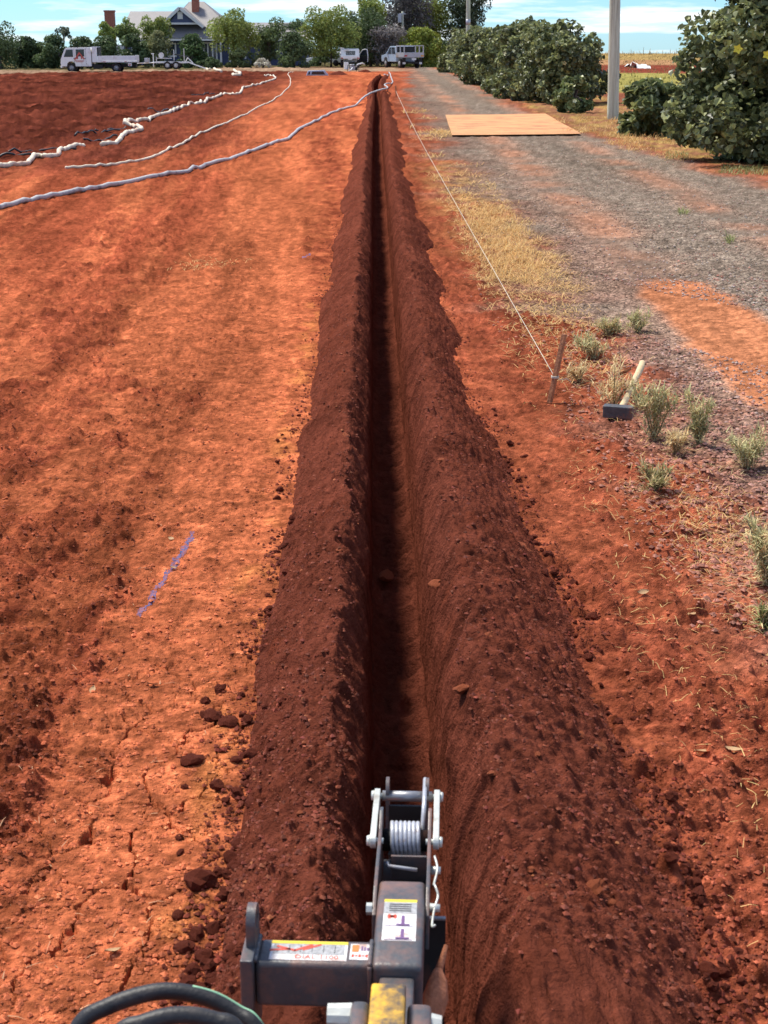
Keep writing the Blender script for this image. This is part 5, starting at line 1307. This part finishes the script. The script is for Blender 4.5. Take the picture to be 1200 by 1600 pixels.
V, Fx, C = blades(P, hi, np.full(n, .02) + P[:, 1] * 1.6e-4, rng.uniform(0, .6, n), gcl)
tag(mesh_np('paddock_grass', V, Fx, M['straw'], None, C, smooth=False), 'rough dry grass over the paddock beyond the pole', 'grass', kind='stuff')
M['sheet'] = simple('white_plastic_sheet', (0.72, 0.71, 0.68), 0.6, 0.05, 3)
for k, (a, b) in enumerate([((998, 105.5), (1014, 108)), ((1017, 107), (1029, 110))]):
    p0, p1 = at_z(*a), at_z(*b); m = MB(); n = 10
    for i in range(n + 1):
        for j, (dy, dz) in enumerate(((0, 0.0), (0.4, .35), (3.0, .5), (4.0, .02))):
            q = p0.lerp(Vector((p1.x, p0.y, 0)), i / n); m.v.append((q.x, q.y + dy, dz * (0.7 + .5 * float(vn(i * .9, j, 8 + k)))))
    for i in range(n):
        for j in range(3): m.f.append((i * 4 + j, (i + 1) * 4 + j, (i + 1) * 4 + j + 1, i * 4 + j + 1))
    tag(m.build('plastic_sheet', M['sheet'], None, True), ['white plastic sheeting heaped on the paddock right beside the thick pole', 'smaller white plastic sheeting heap on the paddock near the tall bush'][k], 'plastic sheet', 'white sheets on the paddock')

# --- weeds, each its own plant
WG, WD = (0.50, 0.47, 0.23), (0.66, 0.50, 0.26)
def weed(px, py, hpx, wpx, label, base=WG, n=420, dry=0.25):
    n = int(n * 1.15); hpx *= 0.88; wpx *= 1.12
    p = gnd(px, py); z_ = p.y * CP + CAM_H * SP; H = hpx * z_ / F_PX / CP; Wd = wpx * z_ / F_PX / 2 * 1.1
    e = empty('weed', p, 0, label, 'weed', 'grey green weeds along the gravel edge')
    m = MB(); stems = []
    for k in range(9):
        a = rng.random() * 6.28; r = Wd * (0.2 + .7 * rng.random()); hh4 = H * (0.25 + .75 * rng.random())
        tip = Vector((r * math.cos(a), r * math.sin(a), hh4)); mid = tip * .5 + Vector((0, 0, .12 * H)); stems.append((mid, tip))
        m.tube([(0, 0, -.01), mid, tip], [.0035, .0028, .0015], 4)
    m.build('stem', M['wstem'], e)
    i = rng.integers(0, 9, n); f = rng.random(n) ** 0.8
    A = np.array([tuple(s_[0]) for s_ in stems]); B = np.array([tuple(s_[1]) for s_ in stems])
    base_p = np.where((f < .4)[:, None], A[i] * (f / .4)[:, None], A[i] + (B[i] - A[i]) * ((f - .4) / .6)[:, None])
    c = np.where((rng.random(n) < dry)[:, None], np.array([WD]), np.array([base])) * (0.65 + .7 * rng.random((n, 1)))
    base_p = base_p + rng.normal(size=(n, 3)) * Wd * .10
    V, Fx, C = blades(base_p, 0.025 + 0.045 * rng.random(n), np.full(n, .0032), rng.uniform(.2, 1.5, n), np.clip(c, 0, .8), .3)
    mesh_np('foliage', V, Fx, M['straw'], e, C, smooth=False)
    k_ = 60; a_ = rng.random(k_) * 6.28; r_ = Wd * 1.3 * rng.random(k_) ** .6
    V, Fx, C = blades(np.stack([r_ * np.cos(a_), r_ * np.sin(a_), np.full(k_, .006)], 1), .03 + .06 * rng.random(k_), np.full(k_, .0016), rng.uniform(1.1, 1.6, k_), np.array(WD) * (0.5 + .6 * rng.random((k_, 1))))
    mesh_np('dead_straw', V, Fx, M['straw'], e, C, smooth=False)
M['wstem'] = simple('weed_stem', (0.24, 0.19, 0.10), 0.8)
weed(998, 520, 34, 40, 'small grey green weed standing furthest along the gravel edge'); weed(950, 530, 30, 48, 'low spreading grey green weed between the small one and the stake')
weed(928, 566, 44, 60, 'straggly grey green weed just behind the timber stake', n=500); weed(958, 640, 95, 70, 'dry yellowing weed beside the hammer handle', WD, 420, .7)
weed(1022, 690, 95, 84, 'bushy grey green weed holding up the hammer handle', n=900); weed(1090, 700, 92, 50, 'tall upright grey green weed next to the bushy one', n=650)
weed(1055, 712, 40, 50, 'low half dry weed between the bushy weed and the tall upright one', WD, 300, .5); weed(1168, 738, 62, 72, 'sprawling grey green weed on the coarse gravel edge', n=560)
weed(1022, 770, 42, 48, 'small compact yellow green weed alone on red soil', (0.33, 0.30, 0.13), 420); weed(1196, 925, 110, 90, 'large weed with dry straw at its foot, alone further from the stake', n=900, dry=.4)
weed(1198, 985, 45, 36, 'small green weed below the large straw footed one', (0.22, 0.25, 0.09), 260); weed(905, 600, 30, 40, 'dry straw tuft growing at the foot of the timber stake', WD, 220, .8)
# ------------------------------------------------------------------ clods, stones, crumbs
def ico(sub=0):
    t = (1 + 5 ** .5) / 2
    V = [(-1, t, 0), (1, t, 0), (-1, -t, 0), (1, -t, 0), (0, -1, t), (0, 1, t), (0, -1, -t), (0, 1, -t), (t, 0, -1), (t, 0, 1), (-t, 0, -1), (-t, 0, 1)]
    Fc = [(0, 11, 5), (0, 5, 1), (0, 1, 7), (0, 7, 10), (0, 10, 11), (1, 5, 9), (5, 11, 4), (11, 10, 2), (10, 7, 6), (7, 1, 8), (3, 9, 4), (3, 4, 2), (3, 2, 6), (3, 6, 8), (3, 8, 9), (4, 9, 5), (2, 4, 11), (6, 2, 10), (8, 6, 7), (9, 8, 1)]
    V = [np.array(v, float) / np.linalg.norm(v) for v in V]
    for _ in range(sub):
        c = {}; F2 = []
        def mid(a, b):
            k = (min(a, b), max(a, b))
            if k not in c: m = V[a] + V[b]; V.append(m / np.linalg.norm(m)); c[k] = len(V) - 1
            return c[k]
        for a, b, d in Fc:
            x, y, z = mid(a, b), mid(b, d), mid(d, a); F2 += [(a, x, z), (b, y, x), (d, z, y), (x, y, z)]
        Fc = F2
    return np.array(V), np.array(Fc)
def rock_variant(sub, seed, rough=.28):
    V, Fc = ico(sub) if sub >= 0 else (np.array([(1, 0, 0), (-1, 0, 0), (0, 1, 0), (0, -1, 0), (0, 0, 1), (0, 0, -1)], float), np.array([(0, 2, 4), (2, 1, 4), (1, 3, 4), (3, 0, 4), (2, 0, 5), (1, 2, 5), (3, 1, 5), (0, 3, 5)])); g = np.random.default_rng(seed)
    d = 1 + rough * (vn(V[:, 0] * 1.6 + seed * 3.1, V[:, 1] * 1.6 + V[:, 2] * 1.3, seed)) + rough * .5 * vn(V[:, 0] * 4 + 9, V[:, 2] * 4 + V[:, 1] * 3, seed + 2)
    V = V * d[:, None] * np.array([1, g.uniform(.65, 1), g.uniform(.5, .8)])
    return V, Fc
def rock_mass(name, P, S, C, mat, nvar=8, sub=0, sink=0.25, parent=None, smooth=False):
    VV, FF, CC = [], [], []; off = 0; ids = rng.integers(0, nvar, len(P))
    for k in range(nvar):
        m = ids == k
        if not m.any(): continue
        V, Fc = rock_variant(sub, 40 + k); n = m.sum(); a = rng.random(n) * 6.283
        R_ = np.zeros((n, 3, 3)); R_[:, 0, 0] = np.cos(a); R_[:, 0, 1] = -np.sin(a); R_[:, 1, 0] = np.sin(a); R_[:, 1, 1] = np.cos(a); R_[:, 2, 2] = 1
        W = np.einsum('nij,vj->nvi', R_, V) * S[m][:, None, None] + P[m][:, None, :]
        W[:, :, 2] += (S[m] * (1 - sink) * .5)[:, None]
        VV.append(W.reshape(-1, 3)); FF.append((np.arange(n)[:, None, None] * len(V) + Fc[None]).reshape(-1, 3) + off); CC.append(np.repeat(C[m], len(V), 0)); off += n * len(V)
    return mesh_np(name, np.concatenate(VV), np.concatenate(FF), mat, parent, np.concatenate(CC), smooth=smooth)
def vary(c, n, v=.3): return np.clip(np.array(c)[None] * (1 + v * (rng.random((n, 1)) * 2 - 1)) * (1 + .06 * rng.normal(size=(n, 3))), .004, .8)
CR = np.array((0.115, 0.026, 0.014))
# loose crumbs rolled to the feet of both banks
for B, lab in ((BL, 'crumbs of dark red soil along the foot of the bank on the graded side'), (BR, 'crumbs of dark red soil along the foot of the bank on the driveway side')):
    n = 3600; y = np.array([dist_of(p) for p in rng.uniform(330, 1680, n)]); f = np.interp(y, B['s'], B['foot'])
    lat = f + np.where(rng.random(n) < .6, rng.normal(-0.03, .04, n), np.abs(rng.normal(0, .055, n)))
    patch = vn(y / 0.35, y * 0, 400 + B['side']) > -0.5
    y, lat = y[patch], lat[patch]; n = len(y)
    x = TC(y) + B['side'] * lat; z = np.maximum(ground_fields(x, y)[0], bank_z(B, y, lat))
    s = np.maximum(0.0035 + 0.009 * rng.random(n) ** 3.0, y / 2300 * .8)
    tag(rock_mass('soil_crumbs', np.stack([x, y, z], 1), s, vary(CR * 1.6, n), M['stone'], sub=-1), lab, 'soil crumbs', kind='stuff')
    # fine crumbs over the bank faces
    n = 13000; Q = B['V'][rng.choice(len(B['V']), n)] + rng.normal(size=(n, 3)) * np.array([.003, .006, 0]); x, y, z = Q.T
    keepc = rng.random(n) < 0.35 + 0.65 * ss(-0.2, 0.3, fbm(x / 0.15, y / 0.15, 2, 431)); x, y, z = x[keepc], y[keepc], z[keepc] - 0.001; n = len(x)
    s = np.maximum(0.0026 + 0.008 * rng.random(n) ** 5, y / 2300 * .6)
    pale = rng.random(n) < .035
    cc = vary(BANK * 1.15, n, .4); cc[pale] = vary((0.34, 0.11, 0.05), int(pale.sum()))
    tag(rock_mass('bank_crumbs', np.stack([x, y, z], 1), s, cc, M['stone'], sink=.4, sub=-1), lab.replace('along the foot of', 'all over'), 'soil crumbs', kind='stuff')
# crumbs over the open red ground
def px_scatter(x0, x1, y0, y1, n):
    return poly_scatter([(x0, y0), (x1, y0), (x1, y1), (x0, y1)], n)
P = np.concatenate([px_scatter(-60, 560, 330, 1650, 26000), px_scatter(640, 1260, 560, 1650, 12000)])
h, c_, g_, cb = ground_fields(P[:, 0], P[:, 1]); t = P[:, 0] - TC(P[:, 1])
keep = ((t < -0.52) | (t > 0.72)) & (rng.random(len(P)) < 0.55 + .45 * cb) & (g_ < .5)
P, c_ = P[keep], c_[keep]; n = len(P)
S = np.maximum(0.003 + 0.0085 * rng.random(n) ** 3.0, P[:, 1] / 2300 * .6)
tag(rock_mass('ground_crumbs', P, S, np.clip(c_ * (0.7 + .9 * rng.random((n, 1))), .004, .8), M['stone'], sink=.45, sub=-1), 'small crumbs of red soil strewn over the open ground', 'soil crumbs', kind='stuff')
# gravel stones on the near edge of the driveway
P = np.concatenate([px_scatter(880, 1260, 430, 900, 9000), px_scatter(700, 1260, 220, 560, 6000), px_scatter(1080, 1260, 860, 1000, 900)])
h, c_, g_, cb = ground_fields(P[:, 0], P[:, 1]); q_ = P[:, 0] - DL(P[:, 1])
sp_ = np.exp(-(((P[:, 0] - at_z(1110, 510).x) * 0.8 + (P[:, 1] - at_z(1110, 510).y) * 0.36) / 0.55) ** 2 - ((P[:, 1] - at_z(1110, 510).y) / 2.3) ** 2)
keep = (sp_ < .3) & (q_ > -0.55 + .5 * rng.random(len(P))) & (P[:, 0] < DR(P[:, 1]) + .2); P = P[keep]; n = len(P); q_ = q_[keep]
f = np.clip((q_ + .2) / 1.6, 0, 1)[:, None] * rng.random((n, 1)) * 1.3
cc = np.array((0.26, 0.115, 0.08)) * (1 - np.clip(f, 0, 1)) + np.array((0.25, 0.21, 0.18)) * np.clip(f, 0, 1)
qs = at_z(1110, 510)
S = np.maximum(0.006 + 0.012 * rng.random(n) ** 2, P[:, 1] / 2300 * .5)
tag(rock_mass('gravel', P, S, np.clip(cc * (0.8 + 1.3 * rng.random((n, 1))), .004, .8), M['stone'], sink=.4, sub=-1), 'loose brown and grey gravel along the driveway edge', 'gravel', kind='stuff')

# single clods that can be picked out
CM = []
for k in range(8):
    V, Fc = rock_variant(1, 70 + k, .34); o = mesh_np('soil_clod', V, Fc, M['clod'], smooth=False); CM.append(o.data); bpy.data.objects.remove(o)
CL = []
for me in CM[:5]: m2 = me.copy(); m2.materials[0] = M['clod_light']; CL.append(m2)
def put_clod(name, x, y, z, s, label, cat, group, lib, flat=1.0):
    o = bpy.data.objects.new(name, lib[rng.integers(len(lib))]); COL.objects.link(o)
    o.location = (x, y, z + s * .28 * flat); o.scale = (s, s, s * flat); o.rotation_euler = (rng.normal() * .25, rng.normal() * .25, rng.random() * 6.28)
    return tag(o, label, cat, group)
for px, py, wpx, lab in ((344, 1080, 22, 'squarish dark clod sitting above a cluster of clods beside the bank'), (322, 1096, 20, 'round dark clod left of the squarish clod beside the bank'), (318, 1118, 18, 'small clod at the outer end of the clod cluster'), (334, 1120, 30, 'broad clod in the middle of the clod cluster'), (356, 1130, 32, 'largest dark clod of the cluster against the bank foot'),
                         (298, 1190, 36, 'lone wedge shaped brown stone on the cracked crust'), (288, 1229, 14, 'small dark clod on the crust just below the lone wedge stone'), (312, 1380, 52, 'big flat dark clod beside the drying cracks'), (288, 1482, 34, 'rounded dark clod near the hydraulic hoses'), (306, 1462, 26, 'brownish clod touching the rounded clod near the hydraulic hoses'),
                         (336, 1330, 22, 'dark clod at the bank foot above the big flat clod'), (282, 1332, 16, 'small dark clod on the cracked crust above the big flat clod'), (300, 1518, 24, 'dark clod nearest the hydraulic hoses at the bank foot'), (280, 1308, 14, 'tiny dark clod beside the crack junction')):
    p = gnd(px, py); s = wpx * (p.y * CP + CAM_H * SP) / F_PX / 2 * 1.05
    put_clod('soil_clod', p.x, p.y, p.z, s, lab, 'clod', 'picked out clods on the graded earth', CM, .9)
for B, lab, n in ((BL, 'dark red soil clod rolled to the bank foot on the graded side', 110), (BR, 'dark red soil clod rolled to the bank foot on the driveway side', 130)):
    for k in range(n):
        y = dist_of(rng.uniform(640, 1640)); f = float(np.interp(y, B['s'], B['foot'])); lat = f + rng.normal(0.0, .04)
        x = float(TC(y)) + B['side'] * lat; s = 0.010 + 0.016 * rng.random() ** 2
        put_clod('soil_clod', x, y, max(gz(x, y), float(bank_z(B, y, lat))), s, lab, 'clod', lab.replace('clod', 'clods'), CM)
chips = [(722, 1078, 34), (815, 857, 30), (762, 995, 18), (805, 935, 16), (930, 1390, 34), (870, 1300, 20), (938, 1170, 30), (905, 1150, 16), (680, 912, 24), (850, 770, 14), (795, 760, 12), (690, 720, 14), (840, 1180, 14), (770, 1210, 22), (1010, 1480, 26), (955, 1412, 18), (830, 1360, 14), (760, 880, 14), (872, 1046, 16), (540, 682, 18), (432, 1040, 20), (470, 1270, 14), (530, 860, 12)]
for k, (px, py, wpx) in enumerate(chips):
    # meet the bank surface by marching along the view ray
    d = ray(px, py).normalized(); t = 2.0; B = BR if px > 600 else BL
    for _ in range(1200):
        p = Vector((0, 0, CAM_H)) + d * t; lat = (p.x - float(TC(p.y))) * B['side']
        if p.z <= float(bank_z(B, p.y, lat)) + 0.006: break
        t += 0.008
    s = wpx * (p.y * CP + (CAM_H - p.z) * SP) / F_PX / 2
    put_clod('stone_chip', p.x, p.y, p.z, s, 'pale orange stone chip lying on the dark spoil bank, ' + ('driveway side' if px > 600 else 'graded side'), 'stone', 'pale chips on the spoil banks, ' + ('driveway side' if px > 600 else 'graded side'), CL, .55)
p = at_z(603, 912, -TR_D + 0.02); put_clod('stone', p.x, p.y, -TR_D + 0.05, 0.042, 'lone brown stone lying on the trench floor', 'stone', None, CL, .8)
# curled dry leaves
M['dleaf'] = simple('dry_leaf', (0.42, 0.26, 0.13), 0.8, 0.25, 20)
lm = MB(); 
for i in range(7):
    u = i / 6; w_ = 0.24 * math.sin(math.pi * min(.97, u * .94 + .04)); z_ = .22 * (u - .5) ** 2
    lm.v += [(-w_, u - .5, z_ + .10), (0, u - .5, z_), (w_, u - .5, z_ + .10)]
for i in range(6):
    for j in range(2): lm.f.append((i * 3 + j, i * 3 + j + 1, (i + 1) * 3 + j + 1, (i + 1) * 3 + j))
lo_ = lm.build('dry_leaf', M['dleaf'], None, True); lme = lo_.data; bpy.data.objects.remove(lo_)
for k, (px, py, wpx, lab) in enumerate(((1100, 1182, 34, 'curled pale dry leaf on red soil beyond the driveway side bank'), (1145, 1184, 30, 'narrow pale dry leaf beside the curled one'), (1080, 972, 24, 'pale straight stalk leaf on red soil near the large weed'), (268, 845, 14, 'pale dry leaf close to the top of the blue paint dash'), (270, 888, 14, 'pale dry leaf lying on the blue paint dash'), (238, 1074, 18, 'pale dry leaf on crumbly earth near the clod cluster'), (176, 1490, 28, 'pale dry leaf lying on the cracked crust near the hydraulic hoses'), (145, 1086, 20, 'slim dry leaf on the crumbly graded earth'), (984, 1356, 30, 'pale dry leaf at the foot of the driveway side bank'), (1004, 935, 20, 'small pale dry leaf on the red soil strip'), (975, 590, 30, 'pale leaf caught on the dry weed by the hammer'))):
    p = gnd(px, py); s = wpx * (p.y * CP + CAM_H * SP) / F_PX
    o = bpy.data.objects.new('dry_leaf', lme); COL.objects.link(o); o.location = (p.x, p.y, p.z + .008); o.scale = (s, s, s); o.rotation_euler = (rng.normal() * .2, rng.normal() * .3, 1.57 + rng.normal() * .6)
    tag(o, lab, 'leaf', 'fallen dry leaves')
